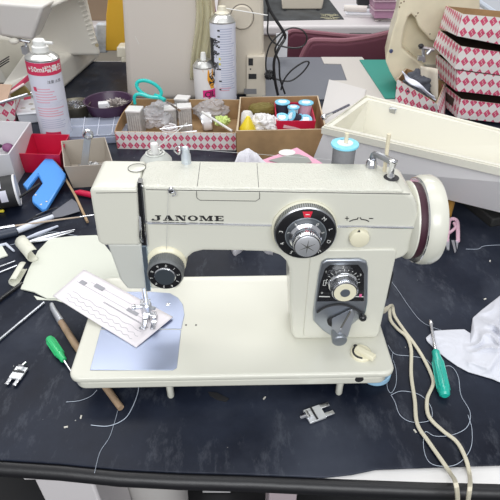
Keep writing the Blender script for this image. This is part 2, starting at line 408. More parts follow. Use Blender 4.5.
# lettering JANOME, wide slab serif
def G(x0, polys): return [[(x0+a, b) for a, b in p] for p in polys]
R_ = lambda a, b, c, d: [(a, b), (c, b), (c, d), (a, d)]
def ring(cx, cy, rx, ry, ix, iy, n=16):
    o = []
    for k in range(n):
        a, b = 2*pi*k/n, 2*pi*(k+1)/n
        o.append([(cx+rx*cos(a), cy+ry*sin(a)), (cx+rx*cos(b), cy+ry*sin(b)), (cx+ix*cos(b), cy+iy*sin(b)), (cx+ix*cos(a), cy+iy*sin(a))])
    return o
LET = {'J': [R_(.45, .86, 1.3, 1), R_(.7, .2, 1.1, .95), [(.0, .0), (.8, .0), (1.1, .22), (.7, .25), (.6, .13), (.0, .13)], [(-.1, .0), (.25, .0), (.3, .2), (.1, .38), (-.12, .2)]],
       'A': [R_(0, 0, .55, .13), R_(.75, 0, 1.6, .13), [(.2, .1), (.34, .1), (.82, 1), (.62, 1)], [(.9, .1), (1.4, .1), (1.0, 1), (.6, 1)], R_(.4, .3, 1.1, .42)],
       'N': [R_(0, .87, .6, 1), R_(0, 0, .5, .13), R_(1.1, .87, 1.6, 1), R_(.2, .1, .33, .95), R_(1.28, 0, 1.42, .95), [(.2, 1), (.7, 1), (1.42, 0), (1.0, 0)]],
       'O': ring(.72, .5, .72, .52, .36, .40),
       'M': [R_(0, .87, .5, 1), R_(1.4, .87, 1.95, 1), R_(0, 0, .5, .13), R_(1.15, 0, 1.95, .13), R_(.18, .1, .31, .95), R_(1.4, .05, 1.78, .95), [(.2, 1), (.62, 1), (1.1, .1), (.85, .0)], [(1.4, 1), (1.5, .85), (1.0, .0), (.9, .15)]],
       'E': [R_(0, .87, 1.25, 1), R_(0, 0, 1.25, .13), R_(.2, .05, .58, .95), R_(.5, .45, .95, .56), R_(.88, .35, .97, .67), R_(1.15, .68, 1.27, 1), R_(1.15, 0, 1.27, .34)]}
a, b = my(152.5, 220.4, YF), my(223.5, 221.0, YF); top_ = my(152.5, 215.2, YF).z-a.z
adv = {'J': 1.5, 'A': 1.75, 'N': 1.8, 'O': 1.65, 'M': 2.15, 'E': 1.27}; tot = sum(adv[c] for c in 'JANOME'); k = (b.x-a.x)/tot; xo = 0
lb = MB()
for ch in 'JANOME':
    lb.polys(LET[ch], lambda u, v, xo=xo: Vector((a.x+(xo+u)*k, YF-.0005, a.z+(b.z-a.z)*((xo+u)/tot)+v*top_)), d=(0, .0006, 0)); xo += adv[ch]
P('maker_lettering', lb, BLACKM, smooth=0, fix=False, label='black lettering JANOME')

# large stitch dial
def dialat(px, py, y): q = my(px, py, y); return Vector((q.x, y, q.z))
c = dialat(304, 228, YF)
P('dial_bezel', MB().lathe([(.0365, -.002), (.0365, .003), (.035, .0045), (.030, .0045)], c, (0, -1, 0), 48), mat('pale_cream_bezel', (.72, .70, .56), .35, coat=.2))
c = dialat(305.6, 234.3, YF-.014); C1 = c
P('dial_rim', MB().lathe([(.0325, -.011), (.0338, -.010), (.0338, -.001), (.0325, 0), (.0300, 0), (.0300, -.002)], c, (0, -1, 0), 60), mat('dial_rim_steel', (.42, .43, .45), .28, 1))
tk = MB()
for k_ in range(90):
    an = 2*pi*k_/90; tk.box(c+Vector((.0338*cos(an), .0055, .0338*sin(an))), (.0006, .007, .0008), R=Matrix.Rotation(-an, 4, 'Y'))
P('rim_ticks', tk, SEAM, smooth=0, fix=False)
dk = P('pattern_dial', MB().lathe([(.0325, -.008), (.0325, .0006), (.031, .0012), (.0, .0012)], c, (0, -1, 0), 48), BLACKG)
P('dial_ring', MB().lathe([(.0225, .0), (.0225, .0018), (.0215, .0018), (.0215, .0)], c, (0, -1, 0), 48), GREYD, dk)
P('dial_inner', MB().lathe([(.0213, .0), (.0213, .0016), (.0, .0016)], c, (0, -1, 0), 40), mat('dial_grey', (.09, .10, .11), .35, .3), dk)
mk = MB()
def on(cen, y, r, ang, dx=0, dz=0): return Vector((cen.x+r*sin(ang)+dx, y, cen.z+r*cos(ang)+dz))
for i, s_ in enumerate(('M', 'L', 'D', 'H', '6', '5', '4', '3')):
    an = radians(42+i*34)
    ca, sa = cos(an), sin(an)
    o = on(c, c.y-.0014, .0272, an)
    put_text(mk, s_, .0062, lambda x, y, o=o, ca=ca, sa=sa: Vector((o.x+x*ca+y*sa, o.y, o.z-x*sa+y*ca)))
for i, s_ in enumerate('24603571'):
    an = radians(-80+i*40)
    if abs(an) < .1: continue
    ca, sa = cos(an), sin(an); o = on(c, c.y-.0018, .0182, an)
    put_text(mk, s_, .0050, lambda x, y, o=o, ca=ca, sa=sa: Vector((o.x+x*ca+y*sa, o.y, o.z-x*sa+y*ca)))
P('dial_numerals', mk, WHITEINK, dk, smooth=0, fix=False)
rw = [on(c, c.y-.0022, r, a) for r, a in ((.0235, -.14), (.0305, -.17), (.0305, .17), (.0235, .14))]
P('dial_marker', MB().prism(rw, (0, .001, 0)), REDINK, dk, smooth=0, label='red marker block on the dial')
P('marker_line', MB().box(on(c, c.y-.0025, .027, 0), (.0042, .0006, .0007)), WHITEINK, dk, smooth=0)
kb = MB(); n = 72
kb.lathe([(.0178, 0), (.0178, .005), (.0165, .006), (.0148, .0075), (.0148, .019), (.0142, .0205), (.0128, .0208)], c+Vector((-.0005, 0, -.001)), (0, -1, 0), 48)
for k_ in range(40):
    an = 2*pi*k_/40; kb.box(c+Vector((.0149*cos(an)-.0005, -.0135, .0149*sin(an)-.001)), (.0009, .011, .0009), R=Matrix.Rotation(-an, 4, 'Y'))
kn = P('dial_knob', kb, CHROME)
cc = c+Vector((-.0005, -.0209, -.001))
P('knob_cap', MB().lathe([(.0130, -.001), (.0130, .0006), (.0122, .001), (0, .001)], cc, (0, -1, 0), 36), mat('silver_cap', (.70, .71, .74), .38, .7), kn)
st = MB()
for an in (25, 85, 145, 205, 265, 325):
    a_ = radians(an); e = Vector((cos(a_), 0, sin(a_))); u = Vector((-sin(a_), 0, cos(a_)))
    o = cc+Vector((0, -.0013, 0)); st.add([o-u*.0007, o+e*(.010 if an % 2 else .009), o+u*.0007], [(0, 1, 2)])
P('cap_star', st, SEAM, kn, smooth=0, fix=False, label='dark star engraved on the cap')
a = my(306.5, 206, YF-.005)
P('index_line', MB().box((a.x, YF-.005, a.z), (.0008, .001, .006)), SEAM)

# tension dial on the head
c = dialat(166.5, 262, YF)
P('tension_boss', MB().lathe([(.0235, -.01), (.0228, .001), (.020, .004), (.016, .006)], c, (0, -1, 0), 40), CREAM2)
c = dialat(165, 276, YF-.024)
kb = MB().lathe([(.012, -.022), (.019, -.018), (.0202, -.016), (.0202, -.003), (.0190, .0)], c, (0, -1, 0), 48)
for k_ in range(48):
    an = 2*pi*k_/48; kb.box(c+Vector((.0203*cos(an), -(-.010), .0203*sin(an))), (.0009, .012, .0011), R=Matrix.Rotation(-an, 4, 'Y'))
td = P('tension_dial', kb, GREYK)
P('dial_face', MB().lathe([(.0188, -.002), (.0185, .0006), (0, .0006)], c, (0, -1, 0), 40), BLACKG, td)
mk = MB()
for i, s_ in enumerate('0123456789'):
    an = radians(i*36+10); ca, sa = cos(an), sin(an); o = on(c, c.y-.0009, .0152, an)
    put_text(mk, s_, .0046, lambda x, y, o=o, ca=ca, sa=sa: Vector((o.x+x*ca+y*sa, o.y, o.z-x*sa+y*ca)))
P('dial_numerals', mk, WHITEINK, td, smooth=0, fix=False)
P('dial_cap', MB().lathe([(.0122, -.001), (.0122, .001), (.0112, .002)], c, (0, -1, 0), 36), CHROME, td)
P('cap_disc', MB().lathe([(.0111, 0), (.0111, .0024), (0, .0024)], c, (0, -1, 0), 36), mat('smoky_disc', (.10, .12, .14), .3, .6), td)
a = my(164, 254, YF-.005)
P('index_line', MB().box((a.x, YF-.0045, a.z), (.001, .0012, .0035)), SEAM)

# presser foot assembly
c = mz(152, 314, .036); nx, ny = c.x, .092
nb0 = my(151, 288, ny)
P('needle_bar', MB().tube([(nx-.001, ny, .13), (nx-.001, ny, .068)], .0032, 10), CHROME)
P('presser_bar', MB().tube([(nx-.005, ny+.014, .13), (nx-.005, ny+.014, .045)], .0036, 10), CHROME)
P('needle_clamp', MB().lathe([(.0058, 0), (.0062, .002), (.0062, .011), (.0045, .013)], (nx-.001, ny, .058), n=16).tube([(nx-.001, ny, .065), (nx+.010, ny-.004, .065)], .0024, 8), STEEL)
P('needle', MB().tube([(nx-.001, ny, .06), (nx-.001, ny, .034)], [.0009, .0005], 6), CHROME)
pf = MB()
pf.box((nx-.005, ny+.010, .055), (.013, .010, .020)); pf.tube([(nx-.018, ny+.004, .060), (nx-.005, ny+.006, .060)], .0032, 10)
pf.lathe([(.0045, 0), (.0045, .004)], (nx-.018, ny+.004, .060), (-1, 0, 0), 12)
pf.box((nx-.001, ny+.006, .0435), (.018, .008, .006))
ft = P('presser_foot', pf, CHROME, bevel=.0008)
for sx in (-1, 1):
    P('foot_toe', MB().prism([(nx-.001+sx*.0065-.0035, ny-.016, .0372), (nx-.001+sx*.0065+.0035, ny-.016, .0372), (nx-.001+sx*.0065+.0035, ny+.011, .0372), (nx-.001+sx*.0065-.0035, ny+.011, .0372)], (0, 0, .0022)), CHROME, ft, bevel=.0006)
P('foot_tip', MB().tube([(nx-.010, ny-.016, .040), (nx-.010, ny-.019, .044)], .002, 8).tube([(nx+.008, ny-.016, .040), (nx+.008, ny-.019, .044)], .002, 8), CHROME, ft)

# stitch length control panel
cp = [(326, 257), (359, 256.5), (366, 259), (367.5, 266), (367, 300), (365, 311), (352, 322), (340, 334), (331, 334), (322, 328), (313, 318.5), (312.5, 311), (318, 272), (321, 260)]
pn = P('stitch_length_panel', MB().prism(poly_my(cp, YF-.001), (0, -.0055, 0)), mat('brushed_chrome_panel', (.42, .45, .50), .30, .9), bevel=.0028, seg=4)
bpn = [(330, 265), (358, 264.5), (361.5, 269), (364, 274), (364, 301), (317, 301.5), (320, 284), (325, 269)]
YP = YF-.0068
P('black_plate', MB().prism(poly_my(bpn, YP), (0, .001, 0)), BLACKG, pn, smooth=0)
sa_ = [(318, 300.7), (364, 300.4), (364, 302.4), (317.7, 302.6)]
P('plate_scale', MB().prism(poly_my([(319, 296.2), (330, 296.4), (330, 297.2), (319, 297.0)], YP-.0003), (0, .0004, 0)), WHITEINK, pn, smooth=0)
P('plate_scale', MB().prism(poly_my([(355, 296.2), (363.5, 296.4), (363.5, 297.2), (355, 297.0)], YP-.0003), (0, .0004, 0)), WHITEINK, pn, smooth=0)
kc = dialat(342.5, 282.5, YP)
mk = MB()
for i in range(13):
    an = radians(-90+i*15); lo = .0028 if i % 3 == 0 else .0015
    o = on(kc, YP-.0004, .0195, an); mk.box(o, (.0006, .0003, lo), R=Matrix.Rotation(an, 4, 'Y'))
for s_, q in (('1', (326, 272)), ('2', (343, 267.5)), ('3', (360.5, 275)), ('0', (322, 293)), ('S', (361, 294))):
    o = dialat(*q, YP-.0004)
    if s_ == 'S': continue
    put_text(mk, s_, .0048, lambda x, y, o=o: Vector((o.x+x, o.y, o.z+y)))
P('scale_marks', mk, WHITEINK, pn, smooth=0, fix=False)
o = dialat(324.5, 283, YP-.0004); P('white_frame', MB().tube([(o.x-.0015, YP-.0003, o.z-.004), (o.x+.0015, YP-.0003, o.z-.004), (o.x+.002, YP-.0003, o.z+.004), (o.x-.001, YP-.0003, o.z+.004)], .0004, 4, closed=True), WHITEINK, pn)
o = dialat(360.5, 295.5, YP-.0004); P('pink_mark', MB().box(o, (.003, .0004, .0045)), PINKINK, pn, smooth=0)
kb = MB().lathe([(.0178, 0), (.0178, .003), (.0168, .005), (.0155, .006), (.0150, .0155), (.0152, .0170), (.0145, .0178), (.0125, .0180)], kc, (0, -1, 0), 48)
for k_ in range(44):
    an = 2*pi*k_/44; kb.box(kc+Vector((.0155*cos(an), -.0105, .0155*sin(an))), (.0009, .009, .001), R=Matrix.Rotation(-an, 4, 'Y'))
lk = P('stitch_length_knob', kb, CHROME)
fc_ = kc+Vector((0, -.0178, 0))
P('knob_face', MB().lathe([(.0130, -.001), (.0130, .0008), (0, .0008)], fc_, (0, -1, 0), 40), CREAM2, lk, label='cream face of the knob')
P('knob_center', MB().lathe([(.0060, 0), (.0055, .0018), (0, .0020)], fc_, (0, -1, 0), 24), mat('slate_center', (.14, .16, .19), .35, .4), lk)
# reverse lever
pv = dialat(334, 321, YP)
P('lever_pivot', MB().lathe([(.0085, -.002), (.0085, .002), (.0070, .003)], pv, (0, -1, 0), 24), BLACKM, pn)
ar = [dialat(*q, YP-.0012) for q in ((317, 312.5), (325, 307.5), (338, 304.5), (350, 306.5), (362, 313))]
P('lever_arc', MB().tube(smoothpts(ar, 5), .0013, 6), BLACKM, pn)
o = dialat(362.3, 316, YP-.001); P('lever_button', MB().ell(o+Vector((0, -.003, 0)), .0050, .005, .0050, 16), BLACKG, pn)
A_ = [dialat(*q, YP-.002) for q in ((331, 318), (340, 320), (356, 313.5), (352.5, 307.5))]
B_ = [dialat(*q, YP-.024) for q in ((331, 343), (346, 343), (347.5, 338), (340, 329))]
lv = P('reverse_lever', MB().hexa(B_, A_), mat('grey_cast_lever', (.52, .54, .58), .35, .85), bevel=.0018, seg=3)
h0 = dialat(338.5, 335, YP-.018)
P('lever_cap', MB().lathe([(.0088, -.006), (.0094, .004), (.0094, .009), (.0082, .0105)], h0, (0, -.94, -.1), 28, sx=1), mat('lever_cap_grey', (.25, .27, .30), .4, .6), lv)
a_ = dialat(350.5, 311.5, YP-.0075); b_ = dialat(341, 328, YP-.0245)
P('lever_groove', MB().tube([a_, b_], .0012, 6), SEAM, lv)

# balance knob with its scale
c = dialat(358.8, 236.5, YF)
P('balance_knob', MB().lathe([(.0112, -.001), (.0115, .003), (.0108, .006), (.0095, .0068), (.0, .0065)], c, (0, -1, 0), 32), CREAM2, label='small round cream knob')
o = dialat(359, 231.2, YF-.0075); P('knob_arrow', MB().add([o+Vector((-.0019, 0, -.0014)), o+Vector((.0019, 0, -.0014)), o+Vector((0, 0, .0022))], [(0, 1, 2)]), BLACKM, fix=False, smooth=0)
mk = MB()
def bar(mb, p, q, w=.0008, y=YF-.0004):
    a, b = dialat(*p, y), dialat(*q, y); d = (b-a).normalized(); n_ = Vector((d.z, 0, -d.x))*w/2; mb.prism([a-n_, b-n_, b+n_, a+n_], (0, -.0003, 0))
bar(mk, (345, 218.3), (349, 218.3)); bar(mk, (347, 216.3), (347, 220.4)); bar(mk, (369, 218.4), (373.2, 218.5), .001)
for p, q in (((349.3, 221.4), (353, 219.9)), ((353, 219.9), (357, 219.2)), ((357, 219.6), (358.2, 217.3)), ((360, 217.3), (361.5, 219.6)), ((361.5, 219.3), (366, 220)), ((366, 220), (369, 221.4))): bar(mk, p, q, .0011)
P('balance_scale', mk, BLACKM, smooth=0, fix=False, label='black plus and minus marks with a curved scale')

# drop feed selector on the bed
c = mz(361, 353.5, .034)
ds = P('drop_feed_selector', MB().lathe([(.0135, 0), (.0135, .003), (.0125, .004), (0, .004)], (c.x, c.y, .033), n=36), CREAM2, label='round cream selector with a raised pointer')
P('selector_band', MB().tube([(c.x+.0105*cos(radians(a)), c.y+.0105*sin(radians(a)), .0370) for a in range(140, 275, 9)], .0014, 6), BLACKM, ds)
e = Vector((cos(radians(-40)), sin(radians(-40)), 0)); u = Vector((-e.y, e.x, 0)); o = Vector((c.x, c.y, .0368))
P('selector_pointer', MB().hexa([o-e*.009+u*.0045, o-e*.009-u*.0045, o+e*.019-u*.0055, o+e*.019+u*.0055], [q+Vector((0, 0, .0055)) for q in (o-e*.008+u*.003, o-e*.008-u*.003, o+e*.018-u*.004, o+e*.018+u*.004)]), CREAM2, ds, bevel=.001)
P('selector_dot', MB().lathe([(.003, 0), (.003, .0004)], o-e*.0105+u*.004+Vector((0, 0, .0003)), n=12), BLACKM, ds)

# handwheel
hz = my(432, 221.5, HYc).z; hx = my(416.5, 222, YF).x
HY = HYc+.004
prof = [(.0455, 0), (.0475, .002), (.0475, .0055), (.044, .0075)]
AX = Vector((1, 0, 0))
P('wheel_collar', MB().lathe([(.030, -.004), (.044, -.0005), (.0465, .0012), (.0465, .0030), (.045, .0035), (.040, .0035)], (hx, HY, hz), AX, 64), CREAM)
P('belt_groove', MB().lathe([(.040, .002), (.0452, .0030), (.0452, .0105), (.040, .011)], (hx, HY, hz), AX, 64), MAROON, label='maroon belt band between the wheel flanges')
P('wheel_flange', MB().lathe([(.040, .0100), (.0495, .0098), (.0508, .0104), (.0505, .0118), (.046, .012)], (hx, HY, hz), AX, 64), CHROME)
P('handwheel', MB().lathe([(.040, .0115), (.0500, .0115), (.0515, .0130), (.0530, .0170), (.0530, .0275), (.0505, .0322), (.046, .0342), (.040, .0344), (.036, .034), (.020, .034), (.018, .040), (0, .040)], (hx, HY, hz), AX, 72), CREAM)

# thread guides, spool pins, bobbin winder
c = toppt(186.5, 164, 0)
g = P('thread_guide_post', MB().lathe([(.0055, 0), (.0055, .010), (.0045, .012), (.0045, .018), (.003, .0195)], (c.x, c.y, topz(c.x)+.0015), n=18), mat('pale_steel_post', (.68, .74, .80), .3, .7))
P('tension_disc', MB().lathe([(.0048, 0), (.0052, .001), (.0048, .002)], (c.x-.006, c.y-.002, topz(c.x)+.018), (-1, -.3, .2), 16).tube(smoothpts([(c.x-.002, c.y, topz(c.x)+.020), (c.x-.008, c.y-.002, topz(c.x)+.023), (c.x-.012, c.y-.003, topz(c.x)+.019), (c.x-.008, c.y-.005, topz(c.x)+.015)], 4), .0009, 6), CHROME, g)
c = my(171, 190.5, YF-.002)
P('thread_hook', MB().lathe([(.0032, 0), (.0032, .003), (.0022, .0035)], (c.x, YF, c.z), (0, -1, 0), 14).tube(smoothpts([(c.x+.003, YF-.003, c.z+.001), (c.x+.005, YF-.005, c.z-.003), (c.x+.001, YF-.005, c.z-.005)], 4), .0007, 6), CHROME)
a_, b_ = my(168.3, 191, YF-.004), my(166, 256, YF-.006)
P('upper_thread', MB().tube([(a_.x, YF-.004, a_.z), (b_.x, YF-.004, b_.z)], .0002, 5), mat('machine_thread', (.45, .46, .46), .6))
sp1 = my(345, 143.8, .130)
PIN = mat('ivory_pin', (.72, .65, .48), .5)
zb = topz(sp1.x)-.012
P('spool_pin', MB().tube([(sp1.x+.0008, .130, zb-.006), (sp1.x+.001, .130, sp1.z+.013)], .0024, 10), PIN)
P('spool_rest', MB().box((sp1.x, .124, zb-.008), (.034, .034, .004)), CREAM, bevel=.001)
c = my(386, 163, .102)
P('spool_pin', MB().tube([(c.x, .102, topz(c.x)), (my(389, 134, .102).x, .102, my(389, 134, .102).z)], .0022, 10), PIN)
c = toppt(371, 168, .0); p2 = toppt(391, 179, 0); zt2 = topz(p2.x)+.0016
P('winder_slot', MB().lathe([(.0085, 0), (.0085, .0006)], (p2.x, p2.y, zt2), n=24, sx=1, ref=(1, 0, 0)), BLACKM)
wn = MB().lathe([(.0062, 0), (.0068, .001), (.0060, .004), (.0068, .005), (.0050, .0095), (.0020, .0105)], (c.x, c.y, topz(c.x)+.0015), n=24)
P('bobbin_stop', wn, CHROME)
P('winder_post', MB().lathe([(.0042, 0), (.0042, .003), (.0032, .005), (.0038, .017), (.0046, .019), (.0046, .021), (.002, .0225)], (p2.x-.001, p2.y, zt2), n=20), CHROME)
P('winder_arm', MB().tube(smoothpts([(c.x, c.y, topz(c.x)+.012), (c.x+.002, c.y+.002, zt2+.0150), ((c.x+p2.x)/2, (c.y+p2.y)/2+.003, zt2+.0175), (p2.x, p2.y, zt2+.018)], 4), .0037, 10), mat('dark_steel_arm', (.35, .36, .38), .3, .9))
# socket on the back of the column
c = my(388, 285, .085)
P('socket', MB().box((my(386, 290, .09).x-.002, .10, .10), (.012, .03, .045)), BLACKM, bevel=.002)
gq = toppt(186.5, 164, 0); P('upper_thread', MB().tube([(gq.x-.003, gq.y, topz(gq.x)+.019), (sp1.x-.015, .124, topz(sp1.x)+.004)], .0002, 5), mat('machine_thread_back', (.55, .56, .56), .6))
# machine lamp under the arm head
l = bpy.data.lights.new('machine_lamp', 'POINT'); l.energy = .075; l.shadow_soft_size = .008; l.color = (.86, .90, 1)
o = bpy.data.objects.new('machine_lamp', l); o.parent = S; o.location = (-.085, .085, .128); col.objects.link(o)

# ---- spool on the machine's pin: a thing of its own
LB = mat('light_blue_plastic', (.22, .62, .78), .35)
def spool(center, r, h, threadm, label, axis=(0, 0, 1), world=True, group=None, name='thread_spool', capm=None):
    ax = Vector(axis).normalized(); base = Vector(center)
    t = thing(name, label, 'thread spool', base, 0, group)
    build('thread_winding', MB().lathe([(r*.55, .001), (r*.82, .002), (r*.80, h*.5), (r*.82, h-.002), (r*.5, h-.001)], base, ax, 28), threadm, t)
    build('spool_rim', MB().lathe([(r*.6, 0), (r*.97, 0), (r, .001), (r*.97, .002), (r*.6, .0025)], base, ax, 28), capm or LB, t)
    build('spool_rim', MB().lathe([(r*.6, h-.0025), (r*.97, h-.002), (r, h-.0005), (r*.97, h+.0008), (r*.25, h+.0012)], base, ax, 28), capm or LB, t)
    build('spool_label', MB().lathe([(r*.56, h+.0010), (r*.56, h+.0016), (r*.2, h+.0016)], base, ax, 24), mat('spool_label_white', (.75, .80, .84), .5), t)
    mk = MB(); u = ax.orthogonal().normalized()
    if abs(ax.z) > .6: u = Vector((1, 0, 0)); u = (u-ax*u.dot(ax)).normalized()
    v = ax.cross(u)
    for k_ in range(3):
        a = radians(60+k_*25); d = u*cos(a)+v*sin(a); p_ = base+ax*(h+.0018)+d*r*.5
        mk.add([p_-d*.001*1.5, p_+(u)*r*.12, p_+d*.0022, p_-u*r*.12], [(0, 1, 2, 3)])
    build('label_print', mk, mat('teal_print', (.02, .35, .50), .5), t, smooth=0, fix=False)
    return t
GREYTH = mat('grey_thread', (.20, .20, .215), .7, bump=.5, bscale=700)
wc = MM @ Vector((sp1.x, .130, zb-.0055)); spool(wc, .0163, sp1.z-zb+.0055, GREYTH, 'grey thread spool with pale blue rims on the machine pin')
# ------------------------------------------------------------------ cans
LABEL = mat('can_label_white', (.68, .70, .80), .4, coat=.2)
def cyl_fn(base, r, ax, ang0):
    # (arc length, height) -> point on the can's skin; arc 0 faces the camera
    ax = Vector(ax).normalized(); tow = Vector((-base[0], -base[1], 0)); tow = (tow-ax*tow.dot(ax)).normalized(); w = ax.cross(tow)
    def fn(x, y):
        a = x/r+ang0; return Vector(base)+ax*y+(tow*cos(a)+w*sin(a))*(r+.0004)
    return fn
def arcbox(mb, fn, x0, x1, y0, y1, n=6):
    mb.grid(lambda u, v: fn(x0+(x1-x0)*u, y0+(y1-y0)*v), max(1, n), 1)
def can(base, r, h, ax, label, bodym, topm, neck=.012):
    t = thing('spray_can', label, 'spray can', Vector(base))
    build('body', MB().lathe([(r*.92, 0), (r, .002), (r, h), (r*.97, h+.001)], base, ax, 40), bodym, t)
    build('shoulder', MB().lathe([(r*1.01, h-.001), (r*1.02, h+.002), (r*.97, h+.004), (r*.80, h+neck*.9), (r*.62, h+neck*1.3), (r*.62, h+neck*1.45), (r*.45, h+neck*1.5)], base, ax, 40), topm, t)
    return t
TIN = mat('tin_silver', (.62, .62, .60), .3, .9)
PINKP = mat('pink_print', (.68, .40, .50), .6); BLUEP = mat('pale_blue_print', (.44, .47, .62), .6); REDP = mat('crimson_print', (.62, .03, .10), .5)
# left can, leaning a little
B1 = at(58, 141, 0); ax1 = (Vector((-.012, 0, 1))).normalized()
r1 = .0370
topw = atY(42, 57.5, B1.y); h1 = (topw-B1).length; ax1 = (topw-B1).normalized()
c1 = can(B1, r1, h1, ax1, 'white spray can with a red top band behind the red bin', LABEL, TIN, .009)
f1 = cyl_fn(B1, r1, ax1, 0)
mb = MB(); arcbox(mb, f1, -r1*1.9, r1*1.9, h1-.030, h1-.002, 24); build('red_band', mb, REDP, c1, label='red band reading +50ml')
f1b = cyl_fn(B1, r1+.0005, ax1, 0)
mb = MB(); put_text(mb, '+50ml増量缶', .0155, f1b, .002, h1-.0165, .0004); build('band_lettering', mb, WHITEINK, c1, smooth=0, fix=False)
mb = MB(); put_text(mb, '注意 火気', .008, f1b, .017, h1-.045); build('small_lettering', mb, BLACKM, c1, smooth=0, fix=False)
mb = MB(); rnd = random.Random(3)
for k in range(6): arcbox(mb, f1, -.034, -.034+.03+rnd.random()*.03, h1-.062-k*.0062, h1-.0595-k*.0062, 8)
for k in range(4): arcbox(mb, f1, -.036, .030-rnd.random()*.02, h1-.108-k*.006, h1-.1055-k*.006, 10)
build('pink_text_lines', mb, PINKP, c1, smooth=0, fix=False)
mb = MB()
for k in range(5): arcbox(mb, f1, -.034, .036-rnd.random()*.02, h1-.135-k*.005, h1-.1335-k*.005, 10)
build('blue_text_lines', mb, BLUEP, c1, smooth=0, fix=False); mb = MB()
for k in range(4): arcbox(mb, f1, -.034, .036-rnd.random()*.02, h1-.092-k*.003, h1-.0915-k*.003, 10)
build('blue_text_lines', mb, BLUEP, c1, smooth=0, fix=False)
mb = MB(); arcbox(mb, f1, -.036, -.027, h1-.066, h1-.057, 3); build('red_block', mb, REDP, c1, smooth=0, fix=False)
mb = MB(); arcbox(mb, f1, -.026, .010, h1-.174, h1-.165, 8); build('red_block', mb, REDP, c1, smooth=0, fix=False)
WN = mat('white_nozzle', (.80, .80, .78), .35)
nz = build('nozzle', MB().lathe([(.015, h1+.012), (.018, h1+.014), (.018, h1+.025), (.014, h1+.027), (.0135, h1+.037), (.011, h1+.040), (0, h1+.041)], B1, ax1, 28), WN, c1)
q = B1+ax1*(h1+.034); build('nozzle_spout', MB().tube([q, q+Vector((.032, -.006, -.001))], .0033, 8), WN, nz)

# small white can
B2 = at(206, 108, 0); tp2 = atY(206, 66, B2.y); h2 = tp2.z
c2 = can(B2, .0295, h2, (0, 0, 1), 'small white spray can with orange and magenta label and white nozzle', mat('can_white_paint', (.78, .76, .76), .35), TIN, .012)
f2 = cyl_fn(B2, .0295, (0, 0, 1), 0)
ORG = mat('orange_print', (.80, .36, .03), .5); MAG = mat('magenta_print', (.72, .02, .22), .5)
mb = MB(); mb.add([f2(-.004, h2-.003), f2(.012, h2-.003), f2(.026, h2-.003), f2(.040, h2-.003), f2(.040, h2-.055), f2(.028, h2-.055), f2(.018, h2-.055), f2(.010, h2-.035)], [(0, 1, 7), (1, 2, 6, 7), (2, 3, 4, 5), (2, 5, 6)]); build('orange_panel', mb, ORG, c2, smooth=0, fix=False)
mb = MB(); arcbox(mb, f2, -.006, .038, h2-.083, h2-.057, 10); build('magenta_panel', mb, MAG, c2, smooth=0, fix=False)
f2b = cyl_fn(B2, .0299, (0, 0, 1), 0)
mb = MB(); put_text(mb, 'S', .046, f2b, .024, h2-.030, .0022); build('big_letter', mb, BLACKM, c2, smooth=0, fix=False)
mb = MB(); put_text(mb, 'CIL', .022, f2b, .014, h2-.070, .0006); build('panel_lettering', mb, BLACKM, c2, smooth=0, fix=False)
mb = MB(); arcbox(mb, f2, -.018, -.0145, .010, .014, 3); build('red_dot', mb, REDP, c2, smooth=0, fix=False)
build('nozzle', MB().lathe([(.018, h2+.012), (.018, h2+.016), (.008, h2+.018), (.0075, h2+.028), (.006, h2+.036), (0, h2+.037)], B2, (0, 0, 1), 20), WN, c2)

# tall can
B3 = at(225, 106, 0); tp3 = atY(223, 21, B3.y); h3 = tp3.z; r3 = .0345; x3 = (0, 0, 1)
c3 = can(B3, r3, h3, x3, 'tall lavender white spray can with fine print and cream nozzle', LABEL, TIN, .013)
f3 = cyl_fn(B3, r3, x3, 0); f3b = cyl_fn(B3, r3+.0004, x3, 0)
mb = MB(); arcbox(mb, f3, -.052, -.033, 0.0, .07, 5); arcbox(mb, f3, -.046, -.028, h3*.40, h3*.84, 5)
build('black_stripe', mb, BLACKM, c3, smooth=0, fix=False)
mb = MB()
for k, ch in enumerate('洗浄剤'): put_text(mb, ch, .022, f3b, -.0245, h3*.79-k*.030, .0006)
build('side_lettering', mb, BLACKM, c3, smooth=0, fix=False)
mb = MB()
for k, (hh, w) in enumerate(((.93, .007), (.865, .007), (.81, .006), (.75, .006), (.68, .004), (.50, .007), (.36, .008), (.26, .006))): arcbox(mb, f3, -.0145, -.0145+w, h3*hh-.002, h3*hh+.002, 2)
build('heading_marks', mb, BLACKM, c3, smooth=0, fix=False)
mb = MB()
for hh in (.62, .56): arcbox(mb, f3, -.013, -.008, h3*hh-.003, h3*hh+.003, 2)
build('yellow_marks', mb, mat('yellow_print', (.7, .65, .1), .5), c3, smooth=0, fix=False)
mb = MB(); rnd = random.Random(5)
for k in range(26): arcbox(mb, f3, -.008, .034-rnd.random()*.012, h3*.94-k*.0062, h3*.94-k*.0062+.0022, 6)
build('fine_print', mb, BLUEP, c3, smooth=0, fix=False)
mb = MB()
for k in range(2): arcbox(mb, f3, -.013, .018-k*.004, .062-k*.006, .065-k*.006, 6)
build('pink_lines', mb, PINKP, c3, smooth=0, fix=False)
nz = build('nozzle', MB().lathe([(.018, h3+.015), (.019, h3+.020), (.012, h3+.026), (.010, h3+.036), (0, h3+.037)], B3, x3, 24), mat('cream_nozzle', (.72, .68, .55), .4), c3)
q = B3+Vector((0, 0, h3+.032)); build('straw', MB().tube([q, q+Vector((.118, 0, -.018))], .0013, 6), WN, nz)

